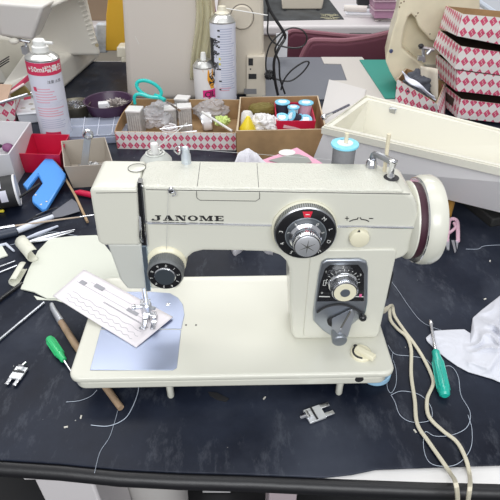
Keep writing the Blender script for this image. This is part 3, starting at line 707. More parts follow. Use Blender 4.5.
# can right behind the arm, only its top is seen
B4 = at(158, 176, 0); B4 = Vector((atY(158, 176, .72).x, .72, 0)); h4 = atY(158, 161, .72).z
c4 = can(B4, .0245, h4, (0, 0, 1), 'pale grey spray can with straw nozzle standing behind the machine head', mat('grey_can', (.60, .62, .58), .4), mat('grey_can_top', (.62, .64, .60), .35, .2), .010)
build('valve_ring', MB().tube([(B4.x+.011*cos(a*pi/12), B4.y+.011*sin(a*pi/12), h4+.0155) for a in range(24)], .0017, 8, closed=True), TIN, c4)
nz = build('nozzle', MB().lathe([(.0062, h4+.012), (.0062, h4+.028), (.0055, h4+.030), (0, h4+.030)], B4, (0, 0, 1), 18), WN, c4)
build('straw', MB().tube([B4+Vector((.003, 0, h4+.022)), atY(187, 123, .70)], .0008, 6), WN, nz)

# ------------------------------------------------------------------ open boxes
KRAFT = mat('brown_cardboard', (.36, .225, .11), .8, var=.12, vscale=30)
KRAFTE = mat('cardboard_cut_edge', (.52, .42, .30), .85)
def open_box(name, base4, top4, m, label, cat, wall=.0025, group=None, inner=None, rimm=None, uv=None, floor=True):
    """base4/top4: front-left, front-right, back-right, back-left; an open tray with walls of real thickness"""
    base4 = [Vector(p) for p in base4]; top4 = [Vector(p) for p in top4]
    cb = sum(base4, Vector())/4; ct = sum(top4, Vector())/4
    t = thing(name, label, cat, cb, 0, group)
    def inset(q, c, w):
        out = []
        for i in range(4):
            a, b, d = q[i-1], q[i], q[(i+1) % 4]
            e1 = (a-b).normalized(); e2 = (d-b).normalized(); s_ = max(.35, e1.cross(e2).length); out.append(b+(e1+e2)*w/s_)
        return out
    bi, ti = inset(base4, cb, wall), inset(top4, ct, wall)
    up = Vector((0, 0, wall)); bi = [p+up for p in bi]
    o = MB(); vs = base4+top4; fs = [(i, (i+1) % 4, 4+(i+1) % 4, 4+i) for i in range(4)]+[(3, 2, 1, 0)]
    o.add(vs, fs); build('outer_wall', o, m, t, uv=uv, smooth=0)
    i_ = MB(); i_.add(bi+ti, [(4+i, 4+(i+1) % 4, (i+1) % 4, i) for i in range(4)]+[(0, 1, 2, 3)]); build('inner_wall', i_, inner or m, t, smooth=0, fix=False)
    r_ = MB(); r_.add(top4+ti, [(i, (i+1) % 4, 4+(i+1) % 4, 4+i) for i in range(4)]); build('rim', r_, rimm or m, t, smooth=0, fix=False)
    return t
# patterned tray in the middle
DM = diamond_mat('diamond_printed_card_small', .0157, .0205, 1.05)
fl_, fr_ = at(118, 148.5, 0), at(236, 150, 0); hh = .044
mid = thing('parts_tray', 'long cardboard tray printed with pink diamonds behind the machine head', 'box', (fl_+fr_)/2)
dpt = .19; FL, FR2 = fl_, Vector((fr_.x, fr_.y, 0)); BL, BR = Vector((fl_.x+.012, fl_.y+dpt, 0)), Vector((fr_.x+.012, fr_.y+dpt, 0))
U = Vector((0, 0, 1))
def panel(nm, a, b, ha, hb, th, m, par, off, uv=None, k=1, arch=None, label=None):
    n = (b-a).cross(U).normalized()*th; pts = [a, b, b+U*hb]+([p for p in arch] if arch else [])+[a+U*ha]
    return build(nm, MB().prism(pts, n*off), m, par, smooth=0, uv=uv, label=label)
panel('front_wall', FL, FR2, hh, hh, .002, DM, mid, 1, uv=(.010, .0005))
panel('back_wall', BL, BR, .054, .054, .002, KRAFT, mid, 1)
arch = [FL+(BL-FL)*(1-t)+U*(hh+.014*sin(pi*t)**.7) for t in (.15, .3, .45, .6, .75, .9)]
panel('side_wall', FL, BL, hh, .054, .002, KRAFT, mid, -1, arch=arch, label='bare brown side of the tray')
panel('side_wall', FR2, BR, hh, .054, .002, KRAFT, mid, 1, label='bare brown side of the tray')
build('tray_floor', MB().prism([FL, FR2, BR, BL], (0, 0, .002)), KRAFT, mid, smooth=0)
build('rim', MB().tube([FL+U*hh, FR2+U*hh], .0012, 4).tube([FR2+U*hh, BR+U*.054], .0012, 4).tube([BR+U*.054, BL+U*.054], .0012, 4), KRAFTE, mid, smooth=0)
# contents of the tray
CLEAR = mat('cloudy_clear_plastic', (.74, .75, .78), .3, alpha=.55)
BOXGREY = mat('grey_bobbin_case', (.36, .35, .34), .4, var=.2, vscale=90)
def small_case(px, py, z, w, d, h, label, rz=0, g='small clear cases in the diamond tray', m=None):
    p = at(px, py, z); t = thing('needle_case', label, 'case', p, rz, g)
    build('case_body', MB().box(p+Vector((0, 0, h/2-.002)), (w, d, h-.004), rz), m or BOXGREY, t, bevel=.001)
    build('case_lid', MB().box(p+Vector((0, 0, h-.0035)), (w+.002, d+.002, .005), rz), mat('white_lid', (.74, .73, .72), .35), t, bevel=.001)
    sb = MB()
    for k in range(6): sb.box(p+Matrix.Rotation(rz, 3, 'Z') @ Vector((-w*.4+w*.16*k, -d/2-.0006, h*.45)), (.0012, .001, h*.7), rz)
    build('ribs', sb, mat('pale_rib', (.55, .54, .52), .4), t, smooth=0, fix=False)
    return t
small_case(138, 135, .002, .036, .034, .072, 'upright grey case with a white lid at the left of the tray', -.1)
small_case(186, 130, .002, .034, .03, .068, 'grey case with white lid standing right of the plastic bag', .15)
small_case(184, 118, .002, .036, .030, .060, 'white lidded case at the back behind the other cases', -.2)
small_case(172, 127, .002, .030, .028, .056, 'shorter grey case with white lid beside the plastic bag', .1)
p = at(157, 131, .004)
def lump(c, rx, ry, rz, seed, amp=.25, nu=28, nv=16, R=None):
    rnd = random.Random(seed); ph = [(rnd.uniform(1, 5), rnd.uniform(1, 5), rnd.uniform(0, 6)) for _ in range(6)]; R = R or Matrix.Identity(4)
    def fn(u, v):
        a = 2*pi*u; t = pi*v; d = 1+amp*sum(abs(sin(round(p1)*a+p3+p2*t)) for p1, p2, p3 in ph)/6-amp/2
        return Vector(c)+R @ Vector((rx*sin(t)*cos(a)*d, ry*sin(t)*sin(a)*d, rz*cos(t)*d))
    return MB().grid(fn, nu, nv)
BAGM = mat('clear_bag_film', (.66, .66, .70), .18, alpha=.42, bump=.6, bscale=60)
tag(build('plastic_bag', crumple(p+Vector((0.004, .040, .028)), .046, .05, .028, 3, .38, 1.6), BAGM, smooth=60), 'crumpled clear plastic bag between the upright cases in the tray', 'bag')
p = at(208, 131, .004)
tag(build('plastic_bag', crumple(p+Vector((.004, .075, .028)), .040, .05, .024, 9, .4, 1.6), BAGM, smooth=60), 'clear plastic bag at the right end of the diamond tray', 'bag')
tag(build('lime_packet', crumple(at(222, 121, .03), .018, .02, .011, 12, .5), mat('lime_film', (.55, .68, .22), .4), smooth=60), 'small lime green packet at the right end of the tray', 'packet')
p = at(207, 133, .004); t = thing('adhesive_tape_roll', 'silver and white tape roll lying in the tray', 'tape roll', p)
build('roll', MB().lathe([(.012, 0), (.022, 0), (.022, .026), (.012, .026)], p+Vector((-.013, .015, .023)), (1, .1, .1), 28), STEEL, t)
build('wrapper', MB().lathe([(.0225, .004), (.0228, .009), (.0228, .022), (.0225, .024)], p+Vector((-.013, .015, .023)), (1, .1, .1), 28), mat('white_wrap', (.74, .74, .76), .4), t)
for i, (a, b, z1, z2, lab) in enumerate((((160, 129), (192, 125), .050, .056, 'steel ruler lying across the front of the tray'), ((165, 134), (197, 131), .04, .044, 'lower steel strip lying inside the tray front'), ((202, 112), (232, 131), .06, .045, 'pale plastic tube slanting across the right end of the tray'))):
    P0, P1 = at(*a, z1), at(*b, z2)
    tag(build('steel_ruler' if i < 2 else 'plastic_tube', MB().tube([P0, P1], .0030 if i == 2 else .0016, 8), STEEL if i < 2 else mat('pale_tube', (.70, .70, .68), .4)), lab, 'ruler' if i < 2 else 'tube')
c = thing('white_cord_roll', 'white tangled cord bundle near the front of the tray', 'cord', at(170, 133, .02))
build('coil', MB().tube(smoothpts([at(170, 131, .03)+Vector((.020*cos(a*1.1)*(1-.02*a), .014*sin(a*1.1), .001*a)) for a in range(14)], 4), .0022, 6), mat('white_cord', (.72, .70, .72), .6), c)
# scissors with teal handles standing behind
tq = mat('turquoise_plastic', (.01, .52, .48), .35, coat=.3)
sc = thing('scissors', 'turquoise handled scissors resting in the tray against the beige machine', 'scissors', at(150, 112, .02))
o = at(149, 88, .10); Rm = Matrix.Rotation(-.35, 3, 'Y')
def loop(px, py, rx, rz_, ang, z): 
    c = atY(px, py, 1.26); 
    return [c+Matrix.Rotation(ang, 3, 'Y') @ Vector((rx*cos(a*pi/10), .006*sin(a*pi/10), rz_*sin(a*pi/10))) for a in range(20)]
build('handle', MB().tube(smoothpts(loop(149, 89, .032, .016, .45, 0), 2, True), .0045, 8, closed=True).tube([atY(155, 95, 1.26), atY(165, 100, 1.24)], .005, 8), tq, sc)
build('handle', MB().tube(smoothpts([atY(135, 104, 1.25), atY(134.5, 97, 1.25), atY(139, 94, 1.25), atY(150, 97, 1.25), atY(160, 98, 1.25), atY(165, 101, 1.25)], 4), .0042, 8), tq, sc)
build('blade', MB().prism([atY(163, 99, 1.24), atY(166, 102, 1.24), atY(180, 112, 1.22), atY(181, 110, 1.22)], (0, .002, 0)), CHROME, sc)

# brown carton with spools
fl_, fr_ = at(237, 160, 0), at(324, 158, 0); zt_ = atY(236, 131, fl_.y).z
bl_, br_ = Vector((fl_.x+.004, fl_.y+.22, 0)), Vector((fr_.x+.004, fr_.y+.22, 0))
bw = atY(245, 97, bl_.y).z
cart = open_box('cardboard_carton', [fl_, fr_, br_, bl_], [fl_+U*zt_, fr_+U*zt_, br_+U*bw, bl_+U*bw], KRAFT, 'open brown cardboard carton holding thread spools and a yellow bottle', 'box', .0035, rimm=KRAFTE)
def inbox(px, py, dy, z=.005): 
    p = at(px, py, z); return p
YC = fl_.y
# red tray inside
ra, rb = atY(276, 131, YC+.045), atY(315, 131, YC+.045); rh = atY(276, 121, YC+.045).z
rt = open_box('red_tray', [Vector((ra.x, YC+.045, .03)), Vector((rb.x-.004, YC+.045, .03)), Vector((rb.x-.004, YC+.16, .03)), Vector((ra.x, YC+.16, .03))],
    [Vector((ra.x, YC+.045, rh)), Vector((rb.x, YC+.045, rh)), Vector((rb.x, YC+.165, rh)), Vector((ra.x, YC+.165, rh))], mat('red_plastic', (.55, .01, .05), .35), 'small red plastic tray of thread spools inside the brown carton', 'tray', .002)
NAVY = mat('navy_thread', (.03, .03, .055), .7, bump=.4, bscale=600); PINKT = mat('pink_thread', (.72, .42, .52), .7, bump=.4, bscale=600); CYT = mat('white_blue_thread', (.55, .72, .80), .7)
CAPB = mat('sky_blue_cap', (.20, .56, .76), .35)
G_ = 'thread spools in the red tray'
def std(px, py, z, r, h, m, lab, ax=(0, 0, 1)):
    Y = {0: YC+.135, 1: YC+.105, 2: YC+.075}[z]; pt = atY(px, py, Y); b = pt-Vector(ax).normalized()*h
    return spool(b, r, h, m, lab, ax, group=G_, capm=CAPB)
std(282.5, 102, 0, .0190, .05, NAVY, 'navy thread spool standing at the back left of the red tray')
std(306, 102.5, 0, .0190, .05, PINKT, 'pink thread spool standing at the back right of the red tray')
std(293.5, 107, 1, .0150, .04, CYT, 'pale blue capped spool between the navy and pink spools')
std(282, 117.5, 2, .0160, .026, CAPB, 'light blue spool lying tilted at the front left of the red tray', (0, -.35, .9))
std(291, 116, 2, .0150, .026, NAVY, 'dark spool tipped on its side in the middle of the red tray', (-.75, -.35, .5))
std(305.5, 119.5, 2, .0165, .024, CAPB, 'light blue spool lying at the front right of the red tray', (0, -.4, .9))
# card inside front of the red tray
tag(build('paper_label', MB().prism([atY(283, 128, YC+.042), atY(306, 131, YC+.042), atY(296, 127.5, YC+.042), atY(284, 125, YC+.042)], (0, .001, 0)), mat('pale_pink_slip', (.72, .45, .50), .6), smooth=0), 'pale pink paper slip leaning on the front of the red tray', 'paper')
# yellow bottle and other contents
yb = atY(247, 128, YC+.05); t = thing('squeeze_bottle', 'small squeeze bottle with a yellow pointed cap in the brown carton', 'bottle', Vector((yb.x, YC+.05, .02)))
build('bottle_body', MB().lathe([(.014, 0), (.016, .003), (.016, .030), (.013, .052), (.010, .056)], (yb.x, YC+.065, .035), (0, .1, 1), 20), mat('frosted_bottle', (.68, .66, .64), .4), t)
build('cap', MB().lathe([(.022, 0), (.022, .006), (.004, .040), (0, .041)], (yb.x+.001, YC+.035, zt_-.020), (.05, 0, 1), 20), mat('yellow_cap', (.85, .66, .03), .4), t)
tag(build('olive_pouch', crumple(atY(262, 110, YC+.15), .034, .02, .018, 21, .2, 1.4), mat('olive_cloth', (.15, .115, .02), .7), smooth=60), 'olive brown pouch at the back of the brown carton', 'pouch')
tag(build('white_packet', crumple(atY(264, 124, YC+.06), .034, .026, .024, 33, .5, 1.8), mat('white_film', (.72, .70, .70), .3, bump=.5, bscale=80), smooth=60), 'crumpled white plastic packet in the brown carton beside the red tray', 'packet')
# pink card and white tissue between carton and machine
cz = lambda x, y, z: at(x, y, z)
pk = thing('pattern_card', 'pink printed card with white oval leaning in front of the brown carton', 'card', at(295, 165, .08))
_a, _b, _c = atY(262, 160, .84), atY(297, 147.5, .90), atY(322, 163, .84)
_n = (_b-_a).cross(_c-_a).normalized(); _n = _n if _n.y < 0 else -_n
def oncard(px, py, e=.0012):
    r_ = ray(px, py); return EYE+r_*((_a-EYE).dot(_n)/r_.dot(_n))+_n*e
cc_ = [oncard(*q, 0) for q in ((262, 160), (297, 147.5), (322, 163), (330, 172), (262, 172))]
build('card', MB().prism(cc_, -_n*.0015), mat('pink_card', (.78, .36, .50), .5), pk, smooth=0)
build('white_oval', MB().add([oncard(287+8.5*cos(k*pi/8), 153+3.2*sin(k*pi/8)) for k in range(16)], [tuple(range(16))]), WHITEINK, pk, smooth=0, fix=False)
build('grey_shape', MB().add([oncard(*q, .0014) for q in ((268, 161), (283, 157), (298, 154.5), (308, 158), (312, 163), (290, 166))], [tuple(range(6))]), mat('grey_print', (.26, .27, .25), .5), pk, smooth=0, fix=False)
tp_ = [atY(232, 168, .80), atY(238, 153, .83), atY(246, 147.3, .85), atY(252, 149, .84), atY(259, 155, .82), atY(270, 165, .80)]
def tsf(u, v):
    k = u*5; i = min(4, int(k)); t = k-i; p = tp_[i].lerp(tp_[i+1], t); b_ = Vector((p.x+.01*(u-.5), .74-.03*sin(u*8), 0)); return b_.lerp(p, v)+Vector((0, -.006*abs(sin(u*13+v*3)), 0))
tag(build('tissue', MB().grid(tsf, 30, 12), mat('white_tissue', (.70, .69, .74), .8), solid=.0012, fix=False, smooth=40), 'white tissue sheet standing between the brown carton and the machine arm', 'tissue')

# bowls
STEELB = mat('dull_steel_bowl', (.36, .33, .26), .35, .8)
def bowl(px, py, r, h, m, label, name='bowl', sx=1.0):
    b = at(px, py, 0); t = thing(name, label, 'bowl', b)
    build('shell', MB().lathe([(0, .0), (r*.62, 0), (r*.85, h*.45), (r*.98, h*.97), (r*1.02, h), (r*.95, h*.985), (r*.80, h*.45), (r*.58, h*.10), (0, h*.08)], b, (0, 0, 1), 40, sx=sx, ref=(1, 0, 0)), m, t)
    return b, t
bb, _ = bowl(77.5, 118, .043, .042, STEELB, 'shallow steel bowl heaped with silver pins beside the spray can')
ps = MB(); rnd = random.Random(8)
for i in range(160):
    a = rnd.random()*6.28; r = rnd.random()**.6*.034; c = bb+Vector((r*cos(a), r*sin(a), .030+.014*(1-r/.04)+rnd.random()*.004)); d = Vector((rnd.gauss(0, 1), rnd.gauss(0, 1), rnd.gauss(0, .25))).normalized()*.008
    ps.tube([c-d, c+d], .0009, 4)
o = build('pins', ps, CHROME, smooth=0, fix=False); tag(o, 'heap of loose silver pins filling the shallow steel bowl', 'pins'); o['kind'] = 'stuff'
pb, _ = bowl(111.5, 119, .0640, .055, mat('dark_purple_plastic', (.055, .025, .06), .35), 'dark purple oval bowl of small white parts behind the clear organizer')
tag(build('white_block', MB().box(pb+Vector((-.012, -.004, .036)), (.030, .020, .026), .25), mat('white_block_m', (.78, .78, .80), .4), bevel=.002), 'white eraser block in the purple bowl', 'block')
tag(build('metal_bits', crumple(pb+Vector((.018, .008, .034)), .026, .024, .016, 51, .9, 4), mat('metal_bits_m', (.42, .38, .36), .4, .6, bump=.8, bscale=120), smooth=50), 'grey metal parts piled at the right of the purple bowl', 'metal parts')
# clear organizer
oc = [at(70, 146, 0), at(128, 143, 0), at(131, 125, 0), at(72, 127, 0)]
og = thing('organizer_box', 'flat clear plastic organizer box in front of the purple bowl', 'organizer', sum(oc, Vector())/4)
ORGM = mat('bluish_clear_plastic', (.42, .47, .62), .25, alpha=.85, coat=.5)
build('box_body', MB().hexa(oc, [p+U*.020 for p in oc]), ORGM, og, bevel=.003)
build('box_lid', MB().hexa([p+U*.020 for p in oc], [p+U*.025 for p in oc]), mat('bluish_clear_lid', (.50, .55, .68), .15, alpha=.6, coat=.5), og, bevel=.002)
dv = MB()
for k in (.25, .5, .75): dv.tube([oc[0].lerp(oc[1], k)+U*.026, oc[3].lerp(oc[2], k)+U*.026], .0012, 4)
dv.tube([oc[0].lerp(oc[3], .5)+U*.026, oc[1].lerp(oc[2], .5)+U*.026], .0012, 4)
build('divider', dv, mat('pale_divider', (.62, .65, .76), .3), og)
# ------------------------------------------------------------------ big things at the back
def slab(pts_px, Y, depth, dx=0):
    """outline measured on the vertical plane y=Y, given real depth towards the back"""
    P_ = [atY(a, b, Y) for a, b in pts_px]
    if Y < 1.86 or Y > 2.36:
        for q in P_: q.z = max(q.z, 0)
    return MB().prism(P_, (dx, depth, 0))
PINKBEIGE = mat('pinkish_beige_plastic', (.63, .575, .52), .45, coat=.1)
BEIGE = mat('beige_plastic', (.66, .60, .50), .45, coat=.1)
IVORY = mat('ivory_enamel', (.70, .66, .54), .35, coat=.3)
OLD = mat('yellowed_cream_enamel', (.76, .70, .52), .4, coat=.2, var=.08, vscale=12)

# second machine: tall pinkish beige back, standing behind the tray
Yk = 1.46
m2 = thing('sewing_machine', 'tall pinkish beige machine seen from its flat back behind the scissors', 'sewing machine', at(165, 108, 0))
build('back_shell', slab([(128, 108), (206, 108), (211, -45), (119, -45)], Yk, .16), PINKBEIGE, m2, bevel=.016, seg=4)
fy = Yk+.02
build('foot_block', slab([(116.5, 58), (128, 58), (128, 47), (116.5, 47)], fy+.06, .05), IVORY, m2, bevel=.004)
build('foot_pad', slab([(121, 62.5), (128, 62.5), (128, 57), (121, 57)], fy+.06, .05), IVORY, m2, bevel=.003)
build('scratch', MB().tube([atY(135, 36, Yk-.0005), atY(139, 44, Yk-.0005)], .0006, 4), WHITEINK, m2)
# translucent yellowish dust cover hanging on its right side
cv = MB().grid(lambda u, v: atY(193+u*19+3*sin(v*5), -20+v*100, Yk-.012-.012*sin(u*7+v*3)-.01*abs(sin(u*14))), 16, 20)
tag(build('dust_cover', cv, mat('yellowish_clear_vinyl', (.66, .62, .40), .2, alpha=.45), solid=.0012, fix=False, smooth=80), 'yellowish see-through vinyl hanging beside the tall spray can', 'cover')
tag(build('magenta_strap', MB().prism([atY(208, -20, Yk+.05), atY(212, -20, Yk+.05), atY(216, 12, Yk+.05), atY(213, 14, Yk+.05)], (0, .004, 0)), mat('magenta_strap_m', (.32, .05, .18), .6), smooth=0), 'dark magenta strap hanging behind the tall spray can nozzle', 'strap')

# third machine: side with round flush handwheel and sockets
Yh = 1.50
m3 = thing('sewing_machine', 'beige machine seen from its handwheel end, sockets low on its side', 'sewing machine', at(240, 106, 0))
build('side_shell', slab([(218, 108), (264, 108), (264, 60), (263, -40), (222, -40), (217, 10)], Yh, .28), BEIGE, m3, bevel=.012, seg=4)
build('base_block', slab([(246, 108), (265.5, 108), (265, 56), (246.5, 56)], Yh-.012, .05), BEIGE, m3, bevel=.003)
c = atY(242, 17, Yh)
hw = build('handwheel', MB().lathe([(.031, -.01), (.031, .007), (.028, .010), (.0, .010)], c, (0, -1, 0), 40), BEIGE, m3)
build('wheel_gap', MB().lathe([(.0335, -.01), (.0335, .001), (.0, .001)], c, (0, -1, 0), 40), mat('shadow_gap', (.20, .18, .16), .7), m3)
build('socket', slab([(248.5, 65.5), (253, 65.5), (253, 58.5), (248.5, 58.5)], Yh-.014, .004), BLACKM, m3, smooth=0)
build('socket', slab([(248.5, 79), (256.5, 79), (256.5, 74), (248.5, 74)], Yh-.014, .004), BLACKM, m3, smooth=0)
build('vent', slab([(244, 94), (256.5, 94), (256.5, 89), (244, 89)], Yh-.014, .004), mat('grey_vent', (.22, .22, .23), .6), m3, smooth=0)
c = atY(250.5, 69, Yh-.013); build('screw', MB().lathe([(.002, 0), (.002, .002)], c, (0, -1, 0), 10), BLACKM, m3)
# black cables hanging at its right
BC = mat('black_cable_rubber', (.012, .012, .014), .4)
def cable(lab, pts, r=.0032, Y0=1.46, grp='tangled black cables'):
    P_ = [atY(a, b, Y0+(0 if len(q) == 0 else q[0])) for a, b, *q in pts]
    return tag(build('power_cable', MB().tube(smoothpts(P_, 6), r, 8), BC), lab, 'cable', grp)
cable('thick black cable falling from the top down past the beige machine', [(264, -10), (269, 8), (276, 20), (283, 31), (285, 38, .01), (279, 48), (274, 62), (275, 80), (278, 95)], .0042)
cable('black cable looping in a wide ring above the maroon chair back', [(268, 2), (268, 20), (268, 34), (276, 44), (292, 48), (303, 46), (307, 38), (302, 30), (291, 28), (280, 34), (270, 45), (266, 60), (267, 72), (274, 80)], .0022)
cable('black cable with a leaf shaped loop resting on the grey reflection patch', [(266, 73), (276, 79), (290, 81), (302, 73), (309, 63), (304, 62), (292, 70), (284, 80), (281, 90)], .0024)
cable('short black cable branch crossing behind the knot', [(285, 32), (280, 40), (275, 50), (279, 62), (280, 78), (285, 94)], .0026)
tag(build('cable_knot', crumple(atY(269, 75, 1.46), .012, .012, .012, 60, .4), BC, smooth=60), 'black knot of cable beside the lower socket', 'cable')
tag(build('paper_tag', slab([(277, 57), (287, 57), (288, 32), (276, 34)], 1.83, .006), mat('white_tag_m', (.72, .73, .78), .5), smooth=0), 'white paper sheet standing behind the black cable knot', 'paper')

# first machine at the top left, turned away to the left
m1 = thing('sewing_machine', 'white free arm machine turned left at the top left corner', 'sewing machine', at(60, 100, 0))
a, b, c_, d = at(6, 115, 0), at(62, 98, 0), at(104, 58, 0), at(40, 52, 0)
LW = mat('warm_white_plastic', (.76, .73, .66), .35, coat=.3)
hb = .080
base = [at(7, 116, 0), at(60, 93, 0), at(101, 56.5, 0), at(45, 52, 0)]
build('base', MB().hexa(base, [p+U*hb*(1 if i != 1 else 1) for i, p in enumerate(base)]), LW, m1, bevel=.012, seg=4)
colm = [at(86, 76, 0)+Vector((0, .0, 0)), at(104, 57, 0), at(72, 50, 0), at(48, 56, 0)]
A0, A1 = at(78, 84, 0), at(103, 60, 0)
dirv = (A1-A0)
Yp = 1.66
build('column', MB().prism([atY(101, 56, Yp), atY(96, 38, Yp), atY(80, -30, Yp), atY(10, -30, Yp), atY(20, 20, Yp), atY(24, 56, Yp)], (-.03, .10, 0)), LW, m1, bevel=.010, seg=3)
rb = MB()
for k in range(11):
    p0, p1 = (77.5+k*1.45, -2+k*4.6), (83+k*1.4, -4+k*4.6)
    rb.tube([atY(*p0, Yp-.003), atY(*p1, Yp-.003)], .004, 6)
build('vent_ribs', rb, LW, m1, fix=False)
c = atY(97, 45, Yp-.001); build('screw_cap', MB().lathe([(.006, 0), (.006, .002)], c, (0, -1, 0), 14), mat('tan_cap', (.50, .42, .26), .5), m1)
build('arm', MB().prism([atY(-40, 3, 1.42), atY(46, 11, 1.42), atY(86, -8, 1.52), atY(60, -40, 1.52), atY(-40, -40, 1.42)], (.0, .15, 0)), LW, m1, bevel=.010, seg=3)
build('head', MB().hexa([atY(0, 36, 1.36), atY(33, 40, 1.36), atY(40, 35, 1.48), atY(5, 33, 1.48)], [atY(-10, 2, 1.34), atY(44, 6, 1.34), atY(58, -2, 1.50), atY(-5, -2, 1.50)]), mat('warm_white_head', (.68, .65, .62), .35, coat=.2), m1, bevel=.008, seg=3)
build('thread_cutter', MB().ell(atY(14, 41, 1.36), .013, .01, .008), mat('ivory_small', (.75, .72, .64), .4), m1)
build('presser_unit', MB().tube([atY(18, 40, 1.38), atY(30, 42, 1.38)], .004, 8).box(atY(25.5, 50, 1.40), (.016, .014, .02)).tube([atY(26, 40, 1.40), atY(26, 58, 1.40)], .0035, 8), STEEL, m1)
# machine body at the far left edge with vent slots
m4 = thing('machine_cover', 'pale plastic machine part with vent slots at the far left edge', 'machine part', at(-10, 84, 0))
build('cover_shell', MB().hexa([at(-60, 84, 0), at(9, 84, 0), at(35, 62, 0), at(-60, 62, 0)], [at(-60, 84, 0)+U*.16, at(-6, 84, 0)+U*.15, at(30, 62, 0)+U*.07, at(-60, 62, 0)+U*.16]), mat('pale_shell', (.58, .56, .50), .4), m4, bevel=.006)
for k in range(3):
    y0 = 60+k*2.3
    build('vent_slot', MB().tube([at(2.5, y0, .115)+Vector((0, -.03, 0)), at(13, y0-6.5, .115)+Vector((0, -.03, 0))], .0018, 5), BLACKM, m4)

# yellow bag, brown box and pale bundle beyond
Yy = 1.80
tag(build('yellow_bag', slab([(105.5, 51), (127, 51), (125, -30), (111, -30), (106, 15)], Yy, .05), mat('yellow_ochre', (.72, .42, .03), .5), bevel=.004), 'yellow ochre upright folder beyond the white machine', 'folder')
tag(build('pale_bundle', slab([(94, 53), (107, 53), (107, 25), (96, 24)], 1.83, .03), mat('pale_blue_bundle', (.50, .54, .60), .6, var=.2, vscale=40), bevel=.004), 'pale blue bundle between the white machine and the yellow folder', 'bundle')
bx = thing('brown_carton', 'plain brown carton far behind the white machine', 'box', Vector((atY(95, 30, 2.45).x, 2.45, 0)))
build('carton_body', slab([(60, 25), (110, 25), (114, -60), (60, -60)], 2.45, .2), mat('taupe_card', (.30, .215, .145), .8), bx, bevel=.003)
build('carton_tape', slab([(75, 24), (78, 24), (78, -60), (75, -60)], 2.448, .002), mat('taupe_tape', (.34, .25, .17), .4), bx, smooth=0)

# back desk
WD = mat('white_desk_top', (.66, .63, .64), .4)
bd = thing('back_desk', 'white desk across the aisle with a beige front panel', 'table', Vector((.4, 2.75, -.73)))
e0, e1 = at(240, 24, 0), at(520, 30, 0)
ed = lambda p, y: Vector((p[0], y, 0))
yA = 2.36
ze = .0
build('desk_top', MB().box((.2, yA+.45, ze-.022), (3.4, .9, .044)), WD, bd, bevel=.012, seg=3)
build('front_panel', MB().box((.2, yA+.05, -.135), (3.3, .03, .18)), mat('beige_panel', (.55, .50, .42), .6), bd, smooth=0)
for x in (-1.3, 1.75): build('leg', MB().box((x, yA+.45, -.387), (.05, .7, .686)), WD, bd)
# things on the back desk
def flat(name, pts, z, th, m, lab, cat, grp=None, **k): return tag(build(name, MB().prism([at(a, b, z) for a, b in pts], (0, 0, th)), m, **k), lab, cat, grp)
flat('cutting_mat', [(262, 21), (344, 19.5), (320, -12), (250, -12)], .0005, .002, mat('black_mat', (.04, .045, .05), .5, var=.4, vscale=15), 'dark grey cutting mat on the back desk under a beige machine', 'mat', smooth=0)
tp_ = thing('display_stand', 'beige square stand standing on the dark mat of the back desk', 'stand', at(300, 10, .003))
build('base_block', MB().hexa([at(282, 9.5, .003), at(322, 9.5, .003), at(322, -10, .003), at(284, -10, .003)], [p+U*.05 for p in (at(281, 9.5, .003), at(323, 9.5, .003), at(323, -10, .003), at(284, -10, .003))]), BEIGE, tp_, bevel=.006)
for x in (285, 318): build('foot', MB().lathe([(.008, 0), (.009, .004)], at(x, 10, .003)-U*.0, (0, 0, 1), 10), BLACKM, tp_)
for i, (q, th, lab) in enumerate((([(346, 15), (377, 15.5), (371, 8), (343, 8)], .004, 'lowest white paper booklet on the back desk'), ([(347, 13), (374, 13), (369, 7), (344, 7)], .012, 'thick white booklet lying on top of the paper pile'))):
    flat('booklet', q, .0005 if i == 0 else .0055, th, mat('paper_white', (.75, .76, .80), .6), lab, 'booklet', smooth=0)
tag(build('tissue_roll', MB().tube([at(344, 8, .035), at(367, 9, .035)], .014, 12), mat('pale_roll', (.72, .68, .64), .6)), 'pale paper roll lying on the booklets of the back desk', 'roll')
tag(build('black_case', slab([(358, 6), (373, 6), (373, -12), (358, -12)], 2.62, .05), BLACKM, bevel=.003), 'black case at the top behind the paper roll', 'case')
pbx = thing('plastic_drawer_box', 'pinkish clear drawer box on the back desk at the top', 'box', at(388, 19, 0))
PKM = mat('pink_clear_plastic', (.50, .27, .40), .3, alpha=.9)
for k in range(3): build('drawer', slab([(374.5, 18.5-k*9), (394+k, 18.5-k*9), (396+k, 10.5-k*9), (374.5, 10.5-k*9)], 2.42+k*.0, .12), PKM, pbx, bevel=.003)
for k in range(3): build('frame_strip', slab([(374, 11.0-k*9), (396, 11.0-k*9), (396, 9.9-k*9), (374, 9.9-k*9)], 2.415, .12), mat('pink_white', (.66, .48, .56), .4), pbx, smooth=0)
rnd = random.Random(2)
bd_ = MB()
for i in range(14):
    c = at(376+i*1.5, 19.6+rnd.random(), .004); bd_.ell(c, .006, .006, .004, 8)
o = build('lace_trim', bd_, mat('lace_white', (.72, .70, .66), .7), smooth=50); tag(o, 'strip of white lace trim along the edge of the back desk', 'lace trim'); o['kind'] = 'stuff'
bt = MB()
for i in range(40):
    c = at(rnd.uniform(322, 338), rnd.uniform(14, 19), .004); d = Vector((rnd.gauss(0, 1), rnd.gauss(0, 1), 0)).normalized()*.010; bt.tube([c-d, c+d], .0012, 4)
o = build('thread_scraps', bt, mat('scrap_gold', (.55, .52, .36), .6), smooth=0, fix=False); tag(o, 'scattered pale thread scraps on the dark mat', 'scraps'); o['kind'] = 'stuff'

